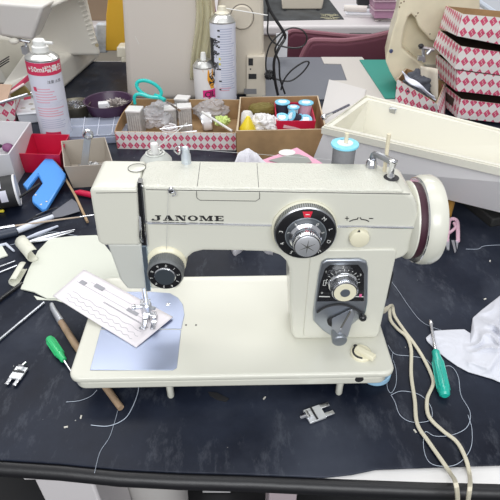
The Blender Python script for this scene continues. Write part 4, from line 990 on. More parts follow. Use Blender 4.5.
# maroon chairs in the aisle
MAR = mat('maroon_upholstery', (.115, .028, .050), .75, bump=.3, bscale=300); MARL = mat('maroon_piping', (.24, .09, .12), .6)
def chair(Y, pts, lab, sg, thick=.06):
    fr = [atY(a, b, Y) for a, b in pts]; cx = sum(p.x for p in fr)/len(fr)
    t = thing('office_chair', lab, 'chair', Vector((cx, Y+sg*.22, -.73)), 0, 'maroon office chairs')
    build('backrest', MB().prism([p for p in fr]+[Vector((fr[-1].x-.02, Y, -.31)), Vector((fr[0].x+.02, Y, -.31))], (0, thick, 0)), MAR, t, bevel=.016, seg=4)
    build('top_piping', MB().tube(smoothpts([p+Vector((0, .010, .0)) for p in fr], 4), .010, 8), MARL, t, label='lighter maroon rounded top edge')
    build('seat', MB().box((cx, Y+.03+sg*.25, -.29), (.45, .42, .07)), MAR, t, bevel=.02, seg=3)
    build('post', MB().tube([(cx, Y+sg*.25, -.32), (cx, Y+sg*.25, -.66)], .025, 12), BLACKM, t)
    for k in range(5):
        a = 2*pi*k/5; build('leg', MB().tube([(cx, Y+sg*.25, -.665), (cx+.22*cos(a), Y+sg*.25+.18*sin(a)*.6, -.715)], .014, 8), BLACKM, t)
    return t
chair(1.94, [(300, 62), (306, 49), (311, 42), (320, 41), (345, 41.5), (370, 38), (392, 33), (420, 25)], 'maroon chair back directly behind the light grey card sheet', -1)
chair(2.16, [(285, 46), (287, 36), (294, 31.5), (310, 33), (350, 37), (372, 37)], 'second maroon chair back standing further behind, left of the first', 1, .05)
# white plastic bits seen between chair and desk
tag(build('chair_label', slab([(352, 39), (372, 39), (372, 34), (350, 34)], 2.24, .02), mat('dark_clutter', (.05, .05, .05), .6), bevel=.002), 'small dark box below the back desk edge', 'box')

# painted grey reflection patch, white boards and teal cutting mat on the table
flat('flat_sheet', [(262, 58), (346, 58), (350, 84), (330, 100), (262, 100)], .001, .003, mat('grey_table_reflection', (.16, .17, .20), .45), 'grey patch painting the glossy table reflection behind the brown carton', 'flat_sheet', smooth=0)  # thin grey sheet painting the table's glossy reflection
flat('flat_sheet', [(321, 57.5), (362, 57.5), (400, 102), (385, 126), (322, 126), (326, 100), (329, 81), (347, 81), (341, 64.5), (324, 64)], .0045, .002, mat('light_grey_board', (.55, .52, .49), .6), 'light grey card sheet with an angular cutout beside the teal mat', 'card sheet', smooth=0)
flat('card_sheet', [(329, 80), (366, 90), (360, 112), (320, 126), (322, 110)], .0075, .002, mat('pale_grey_sheet', (.62, .60, .59), .6), 'pale grey sheet tucked under the left corner of the case', 'card sheet', smooth=0)
flat('cutting_mat', [(359.5, 60.5), (392, 60.5), (415, 85), (404, 99), (385, 99)], .0070, .003, mat('teal_mat', (.03, .27, .22), .55), 'teal green cutting mat under the old cream machine', 'cutting mat', smooth=0)

# old cream machine on the right
Yr = 1.50
m5 = thing('sewing_machine', 'old yellowed cream machine with a C shaped throat behind the stacked boxes', 'sewing machine', at(412, 90, 0))
prof = [(397, 84), (390, 72), (385.5, 61), (392, 33), (397, 18), (400, 0), (402, -40), (480, -40), (480, 40), (447, 42), (437, 42), (430, 40), (425, 34),
        (421, 30), (418, 26), (415, 18), (411, 14), (408, 17), (404, 30), (402, 41), (402, 48), (408, 54), (416, 60), (424, 66), (424, 86)]
build('cast_body', slab(prof, Yr, .13, .025), OLD, m5, bevel=.010, seg=4)
build('throat_wall', slab([(398, 84), (395, 30), (405, -10), (475, -10), (475, 62), (430, 80)], Yr+.045, .08, .01), OLD, m5, bevel=.006)
build('base_plate', MB().hexa([at(397, 86, 0), at(470, 86, 0), at(470, 62, 0), at(408, 62, 0)], [p+U*.05 for p in (at(397, 86, 0), at(470, 86, 0), at(470, 62, 0), at(408, 62, 0))]), OLD, m5, bevel=.006, seg=3)
build('needle_plate', MB().hexa([at(416, 68, .075), at(441, 70, .075), at(441, 60, .075), at(418, 59, .075)], [p+U*.004 for p in (at(416, 68, .075), at(441, 70, .075), at(441, 60, .075), at(418, 59, .075))]), STEEL, m5)
pz = 1.44
build('presser_unit', MB().tube([atY(423, 46, pz), atY(424, 62, pz)], .0045, 8).tube([atY(419, 47, pz), atY(434, 50, pz)], .005, 8).box(atY(421, 58, pz), (.018, .012, .012)).tube([atY(427, 54, pz), atY(431, 49, pz)], .006, 8), STEEL, m5)
build('needle_clamp', MB().ell(atY(421, 46, pz), .008, .008, .006), BLACKM, m5)
c = atY(391, 51, Yr); build('maker_badge', MB().lathe([(.0055, 0), (.0055, .002), (0, .003)], c, (0, -1, 0), 20), mat('blue_badge', (.12, .15, .28), .3, .5), m5)
for q in ((401, 3), (404, 1.5), (399.5, 7), (418, 13), (416, 16), (430, 34)):
    build('chip', MB().ell(atY(*q, Yr-.0005), .0022, .001, .0022, 8), mat('brown_chip', (.22, .16, .10), .7), m5)
# box with dark cloth beside it
DS = diamond_mat('diamond_printed_card', .0205, .0275)
h5 = .085
f5 = [at(398, 128, 0), at(438, 148, 0)]
q5b = [at(394, 112, 0), at(432, 126, 0)+Vector((.03, 0, 0)), at(446, 105, 0), at(404, 96, 0)]
for q in q5b: q.z = 0
q5t = [atY(397, 79, q5b[0].y), atY(437, 104, q5b[1].y), atY(446, 82, q5b[2].y), atY(406, 68, q5b[3].y)]
cb5 = open_box('parts_box', q5b, q5t, DS, 'pink diamond box of dark cloth between the old machine and the stack', 'box', .003, inner=KRAFT, rimm=KRAFTE, uv=(.0, .0))
tag(build('dark_cloth', crumple(atY(420, 84, 1.36), .042, .03, .036, 70, .4, 1.8), mat('charcoal_cloth', (.075, .08, .10), .85), smooth=60), 'folded charcoal cloth lying in the diamond box beside the stack', 'cloth')
tag(build('white_cloth', MB().grid(lambda u, v: atY(402+u*32+v*4-2*u*v, 71+u*25+v*(4+5*(1-u))+1.0*sin(u*9), 1.27+.01*sin(u*6+v*3)), 14, 5), mat('white_cloth_m', (.80, .82, .92), .7), solid=.003, fix=False, smooth=80), 'white cloth edge folded over the rim of the diamond box', 'cloth')
tag(build('cream_cloth', MB().grid(lambda u, v: atY(421+u*17, 66+u*3+v*(10+u*28)+1.5*sin(v*5), 1.335+.01*sin(u*5)), 10, 8), mat('cream_cloth_m', (.66, .60, .50), .8), solid=.003, fix=False, smooth=80), 'cream cloth corner tucked against the stacked boxes', 'cloth')

# stack of four patterned boxes
X0 = at(460, 122, 0)
Ys = X0.y
vis = [((457, 36), (462.5, 14), (439.5, 27.5), (446, 6), (500, 44.5), (500, 17.5)),
       ((455, 69), (460, 46), (433, 46), (439, 30), (500, 75), (500, 52)),
       ((456, 91), (457.5, 70.5), (436, 75), (436, 54), (500, 96), (500, 76)),
       ((457, 118), (461, 99), (436, 102), (436, 79), (500, 124), (500, 104))]
labs = ['topmost pink diamond box of the stack, open with brown inside', 'second pink diamond box from the top, gaping dark under the topmost one', 'third pink diamond box from the top of the stack', 'lowest pink diamond box of the stack, resting on the table']
def fac(c, l, r, dl, dr):
    return c, l, r
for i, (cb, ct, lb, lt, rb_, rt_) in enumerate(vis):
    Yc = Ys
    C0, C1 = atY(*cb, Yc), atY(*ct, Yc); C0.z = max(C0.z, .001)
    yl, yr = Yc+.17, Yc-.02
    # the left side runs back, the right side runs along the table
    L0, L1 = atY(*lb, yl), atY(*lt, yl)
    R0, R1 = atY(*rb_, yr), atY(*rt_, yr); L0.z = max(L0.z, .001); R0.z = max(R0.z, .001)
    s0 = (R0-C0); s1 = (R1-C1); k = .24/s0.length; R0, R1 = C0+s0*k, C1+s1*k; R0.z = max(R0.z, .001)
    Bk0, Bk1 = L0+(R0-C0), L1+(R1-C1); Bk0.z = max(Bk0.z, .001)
    open_box('parts_box', [C0, R0, Bk0, L0], [C1, R1, Bk1, L1], DS, labs[i], 'box', .003, 'stacked pink diamond boxes', inner=KRAFT if i == 0 else mat('shaded_card_inside', (.06, .04, .03), .9), rimm=KRAFTE, uv=(.002+.006*i, .005-.07*i))  # covered boxes get a darkened inside, painting the shade in the gaps
# machine and white frame at the top right corner
tr = thing('embroidery_frame', 'white plastic hoop frame with pale blue edge at the top right corner', 'frame', at(480, 10, .26))
build('frame_plate', MB().prism([atY(462, -12, 1.75), atY(500, 14, 1.70), atY(530, 14, 1.70), atY(530, -12, 1.75)], (0, .05, 0)), mat('pale_grey_frame', (.50, .52, .56), .35), tr, bevel=.003)
build('edge_rail', MB().tube([atY(461, -10, 1.69), atY(505, 20, 1.66)], .008, 8), mat('pale_blue_rail', (.62, .68, .78), .3), tr)

# white plastic case (open tray) at right
CS = mat('case_ivory', (.77, .75, .66), .38, coat=.2); CSF = mat('case_ivory_side_lifted', (.88, .86, .87), .4)  # outer wall tone raised to stand in for weak front light
bA, bB = at(309, 166, 0), at(504, 214, .042)
tA, tB = atY(324, 127, bA.y-.035), atY(500, 167, bB.y-.030)
dr = (tB-tA); tB2 = tA+dr*1.25; bB2 = bA+(bB-bA)*1.22
tD = at(366, 96.5, tA.z); tCx = tD+(at(500, 131, tA.z+.02)-tD)*1.3
bD = Vector((tD.x-.01, tD.y-.02, 0)); bC = Vector((tCx.x-.02, tCx.y-.02, .04))
cs = thing('machine_case', 'large open ivory plastic machine case behind the handwheel', 'case', (bA+bB2)/2)
def case_shell():
    base = [bA, bB2, bC, bD]; topo = [tA, tB2, tCx, tD]
    ctr = sum(topo, Vector())/4
    def ins(q, w):
        out = []
        for i in range(4):
            a, b, d = q[i-1], q[i], q[(i+1) % 4]; e1 = (a-b).normalized(); e2 = (d-b).normalized(); out.append(b+(e1+e2)*w/max(.4, e1.cross(e2).length))
        return out
    mid_ = [t_ + (b_-t_)*.14 for t_, b_ in zip(topo, base)]
    ti, tii = ins(topo, .003), ins(topo, .015); bi = [p+U*.004 for p in ins(base, .028)]
    midi = [t_ + (b_-t_)*.10 for t_, b_ in zip(tii, bi)]
    o = MB(); o.add(ins(base, .002)+ins(mid_, .003), [(i, (i+1) % 4, 4+(i+1) % 4, 4+i) for i in range(4)]+[(3, 2, 1, 0)])
    build('outer_wall', o, CSF, cs, smooth=0, fix=False)
    i_ = MB(); i_.add(tii+bi, [(i, (i+1) % 4, 4+(i+1) % 4, 4+i) for i in range(4)]+[(4, 5, 6, 7)]); build('inner_wall', i_, CS, cs, smooth=0, fix=False)
    r_ = MB(); mo = mid_; q1 = topo; q2 = [t_-U*.010 for t_ in topo]
    out2 = ins(topo, -.004); out3 = [p-U*.014 for p in out2]
    r_.add(tii+out2+out3+ins(mid_, .003), [(i, (i+1) % 4, 4+(i+1) % 4, 4+i) for i in range(4)]+[(4+i, 4+(i+1) % 4, 8+(i+1) % 4, 8+i) for i in range(4)]+[(8+i, 8+(i+1) % 4, 12+(i+1) % 4, 12+i) for i in range(4)])
    build('rim', r_, CS, cs, smooth=0, fix=True)
    edge = [p+U*.002 for p in ins(topo, .001)]
    build('rim_bead', MB().tube(edge, .0028, 6, closed=True), CS, cs, smooth=50)
    return tii, bi
tii, bi = case_shell()
p = tii[3].lerp(tii[2], .17)-U*.012; n_ = (tii[2]-tii[3]).normalized()
build('latch', MB().box(p+Vector((0, -.006, .004)), (.016, .004, .012), atan2(n_.y, n_.x)).tube([p+n_*-.010+U*.006+Vector((0, -.008, 0)), p+n_*.008+U*.010+Vector((0, -.010, 0))], .002, 6), STEEL, cs)
c = tii[0].lerp(tii[3], .08)
pen0, pen1 = at(324, 117, tA.z+.010), at(349, 105, tA.z+.012)
pn_ = thing('seam_ripper', 'dark patterned seam ripper lying on the left rim of the case', 'seam ripper', pen0)
build('handle', MB().tube([pen0.lerp(pen1, .25), pen1], .0028, 8), mat('mottled_dark', (.10, .10, .13), .4, var=.9, vscale=300), pn_)
build('metal_tip', MB().tube([pen0, pen0.lerp(pen1, .3)], [.005, .003], 10), CHROME, pn_)
build('cap_ball', MB().ell(pen0, .007, .007, .007, 12), CHROME, pn_)
# whatever props up the far end of the case
tag(build('support_block', MB().box(Vector((bB2.x-.04, bB2.y+.15, .0101)), (.12, .12, .020), .3), mat('dark_block', (.02, .02, .02), .7), bevel=.003), 'dark block propping up the raised right end of the case', 'block')
# ochre wooden handle and pink clip tool behind the handwheel
tag(build('wooden_tool', MB().tube([at(447, 216, .006), at(452, 196, .02)], [.008, .009], 12), mat('ochre_wood', (.42, .22, .05), .5)), 'ochre wooden tool handle in the shade behind the handwheel', 'tool handle')
pt = thing('thread_snips', 'small pink thread snips with steel points beside the handwheel', 'snips', at(452, 240, 0))
PK = mat('pale_pink_plastic', (.72, .46, .56), .35)
q = [(447, 241), (448.5, 225), (450, 220), (454, 219), (457.5, 223), (458, 241)]
build('grip', MB().tube(smoothpts([at(a, b, .010) for a, b in q], 4), .0036, 8), PK, pt)
build('bridge', MB().tube(smoothpts([at(a, b, .010) for a, b in ((449, 233), (453, 230), (455.5, 227), (454, 223))], 4), .0028, 8), PK, pt)
build('blade', MB().prism([at(a, b, .008) for a, b in ((445, 240), (449.5, 240), (449, 251), (446.5, 250))], (0, 0, .002)), STEEL, pt, smooth=0)
build('blade', MB().prism([at(a, b, .008) for a, b in ((451, 241), (454, 241), (456, 252), (454.5, 254))], (0, 0, .002)), CHROME, pt, smooth=0)
build('blade', MB().prism([at(a, b, .008) for a, b in ((455, 241), (458.5, 241), (457, 250))], (0, 0, .002)), STEEL, pt, smooth=0)
# ------------------------------------------------------------------ cloth and paper at the needle
FAB = mat('white_cotton', (.80, .76, .79), .85, bump=.25, bscale=900)
ST = mat('grey_stitching', (.33, .33, .36), .7)
zf = .0345+DZ
fs = thing('fabric_sample', 'folded white cotton sample with rows of stitches under the presser foot', 'fabric', at(110, 310, zf))
fa, fb, fcc, fd = (53, 296), (84, 269.5), (173, 317), (136, 347.5)
def fpt(u, v, e=0):
    # u along the long side, v across it; the left end droops off the bed a little
    z = zf + .0016 + .006*sin(min(1, max(0, (.62-u)/.62))*pi*.5)*1.0 + .0012*sin(u*5+v*3) + e
    x = (fa[0]*(1-u)+fd[0]*u)*(1-v)+(fb[0]*(1-u)+fcc[0]*u)*v; y = (fa[1]*(1-u)+fd[1]*u)*(1-v)+(fb[1]*(1-u)+fcc[1]*u)*v
    return at(x, y, z)
for k, nm in enumerate(('lower_layer', 'upper_layer')):
    build(nm, MB().grid(lambda u, v, k=k: fpt(u*(1 if k else .975)+(0 if k else .0), v*(1 if k else .97), 0 if k else -.0016), 24, 12), FAB, fs, solid=.0011, fix=False, smooth=80)
def stitch(name, uv, r=.00035):
    build(name, MB().tube([fpt(u, v, .0008) for u, v in uv], r*.8, 5), ST, fs, smooth=0, label='row of grey machine stitches')
stitch('stitch_row', [(.10+.80*t/80, .12+.02*(1 if t % 8 < 4 else -1)*abs(sin(t*pi/4))) for t in range(81)], .0003)
stitch('stitch_row', [(.08+.84*t/90, .24+.022*sin(t*pi/4.5)) for t in range(91)], .0003)
stitch('stitch_row', [(.10+.80*t/70, .36+.018*sin(t*pi/7)) for t in range(71)], .0003)
stitch('stitch_row', [(.40+.52*t/110, .52+.018*(1 if t % 2 else -1)) for t in range(111)], .0003)
stitch('stitch_row', [(.05+.9*t/40, .64) for t in range(41)], .00025)
stitch('stitch_row', [(.15+.7*t/40, .80) for t in range(41)], .00022)
for u0, u1, v0, v1 in ((.07, .13, .64, .74), (.20, .30, .74, .84), (.62, .74, .62, .70)):
    build('satin_block', MB().grid(lambda u, v: fpt(u0+(u1-u0)*u, v0+(v1-v0)*v, .0013), 4, 3), ST, fs, smooth=0, fix=False, solid=.0004, label='short dense block of grey satin stitches')
# pale green white felt sheet under it
FELT = mat('pale_green_felt', (.68, .70, .62), .9, bump=.1, bscale=500)
op = [(50, 239.5), (72, 237), (97, 236), (118, 262), (122, 291), (84, 300), (47, 299), (34, 292.5), (21, 289.5), (29, 270), (38, 252)]
def sheet(name, px, z, th, m, lab, cat, grp=None, lift=None, bev=0):
    P_ = [at(a, b, z+(lift(a, b) if lift else 0)) for a, b in px]
    return tag(build(name, MB().prism(P_, (0, 0, th)), m, smooth=0, bevel=bev), lab, cat, grp)
sheet('felt_sheet', op, .0015, .0022, FELT, 'pale green white stiff sheet under the stitched sample and machine head', 'sheet')
sheet('felt_sheet', [(34, 296), (47, 299.5), (60, 298), (70, 305), (56, 300.5), (37, 300)], .0002, .001, FELT, 'narrow second pale sheet edge showing beneath the larger one', 'sheet')
# rolled scraps
def roll(p0, p1, r, lab, open_=.68, z=None):
    P0, P1 = at(*p0, r+.002), at(*p1, r+.002); ax = (P1-P0).normalized(); u = U; w_ = ax.cross(U).normalized()
    def fn(a, b):
        an = -.6+a*2*pi*open_; rr = r*(1-.22*a); return P0.lerp(P1, b)+(u*cos(an)+w_*sin(an))*rr
    return tag(build('felt_scrap', MB().grid(fn, 22, 4), mat('ivory_scrap', (.70, .70, .60), .9), solid=.0012, fix=False, smooth=70), lab, 'fabric scrap', 'curled scraps at the left')
roll((22, 242), (34, 256), .013, 'curled ivory scrap lying above the pale green sheet')
roll((24, 266), (14, 283), .009, 'narrow curled ivory scrap left of the pale green sheet')
sheet('fabric_scrap', [(-4, 246), (2, 246), (8, 256), (-4, 260)], .001, .002, FELT, 'small pale scrap cut off by the left edge', 'fabric scrap')

# ------------------------------------------------------------------ tools
WOOD = mat('light_wood', (.42, .29, .17), .6, var=.15, vscale=60); BWOOD = mat('brown_wood', (.36, .25, .16), .5, var=.15, vscale=60)
GREEN = mat('green_plastic', (.03, .50, .17), .35, coat=.3); TEAL = mat('teal_plastic', (.01, .42, .33), .3, coat=.4)
def driver(name, lab, tip, neck, end, r, hm, sr=.0016, cat='screwdriver', flute=True):
    T, N_, E = at(*tip, .004), at(*neck, r+.0005), at(*end, r+.0005)
    t = thing(name, lab, cat, N_)
    ax = (E-N_); L_ = ax.length; ax.normalize()
    build('handle', MB().lathe([(r*.55, 0), (r*.72, L_*.03), (r*.70, L_*.12), (r*.95, L_*.25), (r, L_*.6), (r, L_*.88), (r*.85, L_*.97), (r*.5, L_)], N_, ax, 24), hm, t)
    if flute:
        u = ax.orthogonal().normalized(); w_ = ax.cross(u); fl = MB()
        for k in range(8):
            a = 2*pi*k/8; d = (u*cos(a)+w_*sin(a))*r*1.0; fl.tube([N_+ax*L_*.28+d*.98, N_+ax*L_*.86+d*1.02], r*.13, 5)
        build('grip_ridge', fl, hm, t, fix=False)
    sh = MB().tube([N_, N_.lerp(T, .8), N_.lerp(T, .88), T], [sr, sr, sr*1.5, sr*1.1], 10); build('shaft', sh, CHROME, t)
    return t
driver('screwdriver', 'teal handled screwdriver on the dark mat beside the white cloth', (430.5, 321), (435.5, 351), (445, 396), .0078, TEAL, .0022)
driver('screwdriver', 'small bright green screwdriver at the left of the machine bed', (80.5, 386), (64, 360.5), (49, 338), .0062, GREEN, .0014)
aw = thing('awl', 'brown wooden handled awl lying partly under the machine bed', 'awl', at(70, 335, .005))
build('handle', MB().tube([at(60.5, 321, .0055), at(75, 344, .0058), at(100, 379, .0058), at(121, 408, .0050)], [.0046, .0052, .0050, .0042], 14), BWOOD, aw)
build('ferrule', MB().tube([at(51.5, 304, .005), at(53, 309, .005), at(61, 322, .0052)], [.0030, .0042, .0055], 14), STEEL, aw)
tag(build('steel_rod', MB().tube([at(-14, 351, .003), at(44, 302.5, .003)], .0020, 10), STEEL), 'thin silver rod pointing from the left edge to the pale sheet', 'rod')
tag(build('dark_rod', MB().tube([at(-10, 307, .004), at(22, 283, .004)], .0030, 10), BLACKG), 'dark rod end below the curled scraps at the left edge', 'rod')
for i, (p0, p1, r, lab) in enumerate((((-12, 271), (15, 261), .0014, 'upper of two thin wires at the left edge'), ((-12, 277), (17, 265.5), .0016, 'lower of two thin wires at the left edge'))):
    tag(build('wire', MB().tube([at(*p0, .003), at(*p1, .003)], r, 6), CHROME), lab, 'wire')
# loose presser feet
def loose_foot(px, py, ang, lab, s=1.0):
    o = at(px, py, .0); t = thing('presser_foot', lab, 'presser foot', o, ang)
    def L_(x, y, z): return o+Matrix.Rotation(ang, 3, 'Z') @ Vector((x*s, y*s, z*s))
    Rm_ = Matrix.Rotation(ang, 4, 'Z')
    b = MB(); b.box(L_(.003, 0, .0035), (.020*s, .017*s, .003*s), R=Rm_); b.box(L_(-.004, 0, .006), (.008*s, .007*s, .004*s), R=Rm_)
    build('sole', b, mat('bright_foot_steel', (.72, .74, .76), .3, .55), t, bevel=.0006)
    for k in (-1, 1):
        build('toe', MB().box(L_(.017, k*.0055, .0035), (.013*s, .0052*s, .0022*s), R=Rm_), CHROME, t, bevel=.0006)
    build('shank', MB().tube([L_(-.006, -.004, .007), L_(-.006, .004, .007)], .0022*s, 8).tube([L_(-.006, 0, .007), L_(-.014, .001, .005)], .0020*s, 8), CHROME, t)
    build('cross_pin', MB().tube([L_(.002, -.008, .006), L_(.002, .008, .006)], .0011*s, 6), BLACKM, t)
    return t
loose_foot(312, 417, radians(22), 'loose metal presser foot on the dark mat in front of the machine', 1.15)
loose_foot(20.5, 373, radians(-100), 'loose metal presser foot at the left edge below the rod', 1.0)
# pale blue dish under the bed corner
c = at(380, 386, .0005)
tag(build('plastic_dish', MB().lathe([(.020, 0), (.0215, .002), (.0215, .009), (.0195, .009), (.0190, .003), (0, .003)], c+Vector((-.004, .020, 0)), (0, 0, 1), 32), mat('sky_blue_plastic', (.33, .56, .76), .3)), 'round sky blue plastic lid under the right front corner of the machine bed', 'lid')

# blue C shaped clamp
bc = thing('hook_clamp', 'bright blue C shaped plastic clamp with rivets in front of the red bin', 'clamp', at(44, 185, .003))
BLUE = mat('bright_blue_plastic', (.07, .30, .78), .35, coat=.3)
zt_ = .034
Pq = [(46, 157), (51, 156.5), (65.5, 173.5), (65, 177), (46, 208.5), (41.5, 209), (32, 201), (32, 196.5), (42.5, 183), (38, 174), (27, 188.5), (22.5, 184)]
tilt = lambda a, b: .011+.0011*(205-b)*.55
top_p = [at(a, b, tilt(a, b)) for a, b in Pq]
build('body', MB().hexa([p-U*.009 for p in top_p], top_p), BLUE, bc, bevel=.0022, seg=3)
for q in ((35.5, 195), (41, 204.5), (46.5, 201.5)):
    p = at(*q, tilt(*q)); build('rivet', MB().ell(p, .0024, .0024, .0012, 10), mat('brass_rivet', (.70, .62, .48), .35, .6), bc)
build('steel_edge', MB().tube([at(51.5, 157.5, tilt(51, 157)), at(63, 170.5, tilt(63, 170))], .0007, 5), CHROME, bc)
# black tape roll / canister at the left edge
e0 = at(17, 190, .032); axc = Vector((.93, .36, 0)).normalized()
cn = thing('canister', 'black canister with white rim and labels lying at the left edge', 'canister', e0-U*.032-axc*.05)
build('body', MB().lathe([(.030, 0), (.0315, .002), (.0315, .088), (.030, .090)], e0-axc*.090+Vector((0, 0, 0)), axc, 36), BLACKM, cn)
build('rim', MB().lathe([(.0318, .0875), (.0322, .0885), (.0322, .0905), (.0312, .0915), (.030, .0917), (.029, .0905)], e0-axc*.090, axc, 36), mat('white_rim', (.72, .72, .74), .35), cn)
ww = axc.cross(U)
def onc(a, h): return e0-axc*.09+axc*h+(U*cos(a)+ww*sin(a))*.0320
for a0, a1, h0_, h1_ in ((.25, .85, .035, .066), (1.0, 1.75, .060, .073)):
    build('label', MB().grid(lambda u, v: onc(a0+(a1-a0)*u, h0_+(h1_-h0_)*v), 6, 1), mat('lavender_label', (.62, .62, .72), .5), cn, fix=False)
tag(build('black_rod', MB().tube([at(-12, 214, .010), at(20, 197, .016), at(40, 183.5, .026)], .0028, 10), BLACKG), 'black rod leaning through the mouth of the blue clamp', 'rod')
tag(build('yellow_chip', MB().box(at(1, 211, .003), (.012, .005, .005), .1), mat('yellow_chip_m', (.75, .62, .05), .5), bevel=.001), 'tiny yellow chip at the left edge below the black canister', 'chip')
# long thin brush: silver ferrule, wooden stem
br = thing('long_needle_tool', 'long thin wooden stemmed tool with silver end reaching the machine head', 'tool', at(45, 222, .008))
build('stem', MB().tube([at(14, 226, .012), at(60, 219.5, .014), at(80, 217, .015)], [.0019, .0017, .0014], 8), mat('tan_stem', (.45, .36, .28), .5), br)
build('ferrule', MB().tube([at(-14, 230.5, .011), at(15, 226, .012)], .0035, 12), CHROME, br)
build('tip', MB().tube([at(80, 217, .015), at(94, 215, .016)], .0014, 8), CHROME, br)
# putty knife
kn_ = thing('putty_knife', 'grey bladed putty knife with a white handle behind the long tool', 'knife', at(50, 215, .004))
build('blade', MB().prism([at(*q, .006) for q in ((52, 213), (72, 199), (77, 203), (80, 211.5), (62, 217), (54, 218))], (0, 0, .001)), mat('grey_blade', (.20, .21, .24), .4, .6), kn_, smooth=0)
build('handle', MB().tube([at(53, 216.5, .007), at(34, 224, .008), at(17, 231, .008)], [.0045, .0065, .0055], 12), mat('pale_handle', (.66, .70, .80), .35), kn_)
build('end_grip', MB().tube([at(17, 231, .009), at(-14, 238, .009)], [.0085, .0095], 14), mat('navy_grip', (.035, .045, .07), .45), kn_)
tw = thing('tweezers', 'silver tweezers pointing right below the putty knife', 'tweezers', at(50, 237, .003))
build('arm', MB().tube([at(30, 242, .004), at(45, 237, .006), at(75, 229.5, .004)], [.0030, .0034, .0006], 8), STEEL, tw)
build('arm', MB().tube([at(30, 242, .004), at(48, 239.5, .003), at(74, 231, .003)], [.0030, .0032, .0006], 8), STEEL, tw)
tag(build('pale_strip', MB().tube([at(20, 241, .003), at(38, 234, .004), at(58, 226, .003)], [.002, .004, .002], 8), mat('pale_lilac_plastic', (.58, .62, .74), .35)), 'pale lilac plastic strip between putty knife and tweezers', 'strip')
tag(build('black_wire', MB().tube(smoothpts([at(26, 222, .003), at(40, 214, .003), at(56, 208, .004), (at(68, 213, .003))], 5), .0011, 6), BLACKM), 'thin black wire lying under the putty knife', 'wire')
for (p0, p1, lab) in (((36, 215), (52, 209), 'upper thin dark needle file beside the blue clamp'), ((33, 219), (50, 214), 'lower thin dark needle file beside the putty knife')):
    tag(build('needle_file', MB().tube([at(*p0, .003), at(*p1, .003)], .0012, 6), mat('dark_steel', (.12, .13, .15), .4, .8)), lab, 'file')
tag(build('wooden_stick', MB().tube([at(64, 176, .020), at(76, 197, .010), at(87.5, 222, .004)], .0026, 8), WOOD), 'thin wooden stick slanting between blue clamp and machine head', 'stick')
tag(build('red_tool', MB().tube([at(74, 193, .007), at(80, 192.5, .008), at(92, 195, .008)], [.004, .0062, .0065], 14), mat('red_handle_m', (.55, .01, .06), .4)), 'red plastic handle lying below the beige bin', 'handle')
tag(build('white_strip', MB().tube([at(-6, 247, .003), at(6, 244, .003), at(14, 251, .003)], [.003, .003, .002], 8), mat('pale_strip_m', (.60, .64, .74), .4)), 'short pale plastic strip beneath the dark grip at the left edge', 'strip')

# ------------------------------------------------------------------ bins at the left
def frustum_bin(name, rim_px, z, base_px, m, lab, wall=.002, inner=None):
    top_ = [at(a, b, z) for a, b in rim_px]; bs = [at(a, b, .0) for a, b in base_px]
    return open_box(name, bs, top_, m, lab, 'bin', wall, inner=inner)
RED = mat('red_bin_plastic', (.50, .008, .045), .35, coat=.2)
def bin_from(rim, z, inset, name, m, lab, wall=.002):
    top_ = [at(a, b, z) for a, b in rim]; c = sum(top_, Vector())/4
    bs = [Vector((c.x+(p.x-c.x)*inset, c.y+(p.y-c.y)*inset, 0)) for p in top_]
    return open_box(name, bs, top_, m, lab, 'bin', wall), top_
rb_, _ = bin_from([(15.5, 153.5), (59.5, 155), (69.5, 134.5), (31.5, 133.5)], .050, .86, 'plastic_bin', RED, 'red plastic bin behind the blue clamp')
gb, gtop = bin_from([(64, 167), (113.5, 164), (105, 137), (61, 141)], .056, .84, 'plastic_bin', mat('beige_bin_plastic', (.40, .355, .30), .5), 'greyish beige bin holding a silver wrench beside the machine head')
wr = thing('wrench', 'silver wrench standing tilted in the beige bin', 'wrench', at(86, 160, .02))
W0 = at(84, 168, .035); W1 = atY(88, 134.5, W0.y+.004)
dW = (W1-W0).normalized(); sW = dW.cross(Vector((0, 1, 0))).normalized(); nW = dW.cross(sW)
build('shaft', MB().hexa([W0-sW*.0075-nW*.0015, W0+sW*.0075-nW*.0015, W0+sW*.0075+nW*.0015, W0-sW*.0075+nW*.0015], [W1-dW*.006+q for q in (-sW*.0070-nW*.0015, sW*.0070-nW*.0015, sW*.0070+nW*.0015, -sW*.0070+nW*.0015)]), mat('satin_wrench_steel', (.66, .70, .76), .3, .85), wr, bevel=.0005)
build('ring_end', MB().tube([W1+(sW*cos(a*pi/9)+dW*sin(a*pi/9))*.0080 for a in range(18)], .0036, 8, closed=True), CHROME, wr)
tag(build('metal_bits', crumple(at(90, 168, .012), .022, .016, .010, 77, .7), mat('bin_metal', (.40, .40, .40), .35, .8, bump=.8, bscale=150), smooth=40), 'small loose metal parts at the bottom of the beige bin', 'metal parts')
# big white bin at the far left edge
wt = [at(-34, 160, .075), at(9, 154, .075), at(31, 122, .075), at(-20, 120, .075)]
cw = sum(wt, Vector())/4; wbm = [Vector((cw.x+(p.x-cw.x)*.9, cw.y+(p.y-cw.y)*.9, 0)) for p in wt]
open_box('plastic_bin', wbm, wt, mat('white_bin_plastic', (.64, .63, .65), .45), 'large white plastic bin cut off by the left edge, left of the red bin', 'bin', .003)
for i, (q, r, m_, lab) in enumerate((((3, 145), .013, BLACKM, 'black knob in the white bin'), ((13, 142), .011, mat('olive_part', (.25, .24, .18), .5), 'olive part in the white bin'), ((8, 149), .012, mat('purple_part', (.20, .06, .16), .5), 'dark purple part in the white bin'))):
    p = at(*q, .012); tag(build('spare_dial', MB().lathe([(r*.8, 0), (r, .002), (r, .008), (r*.7, .011), (r*.3, .012)], p, (.2*i-.2, -.3, 1), 18), m_), lab, 'knob')
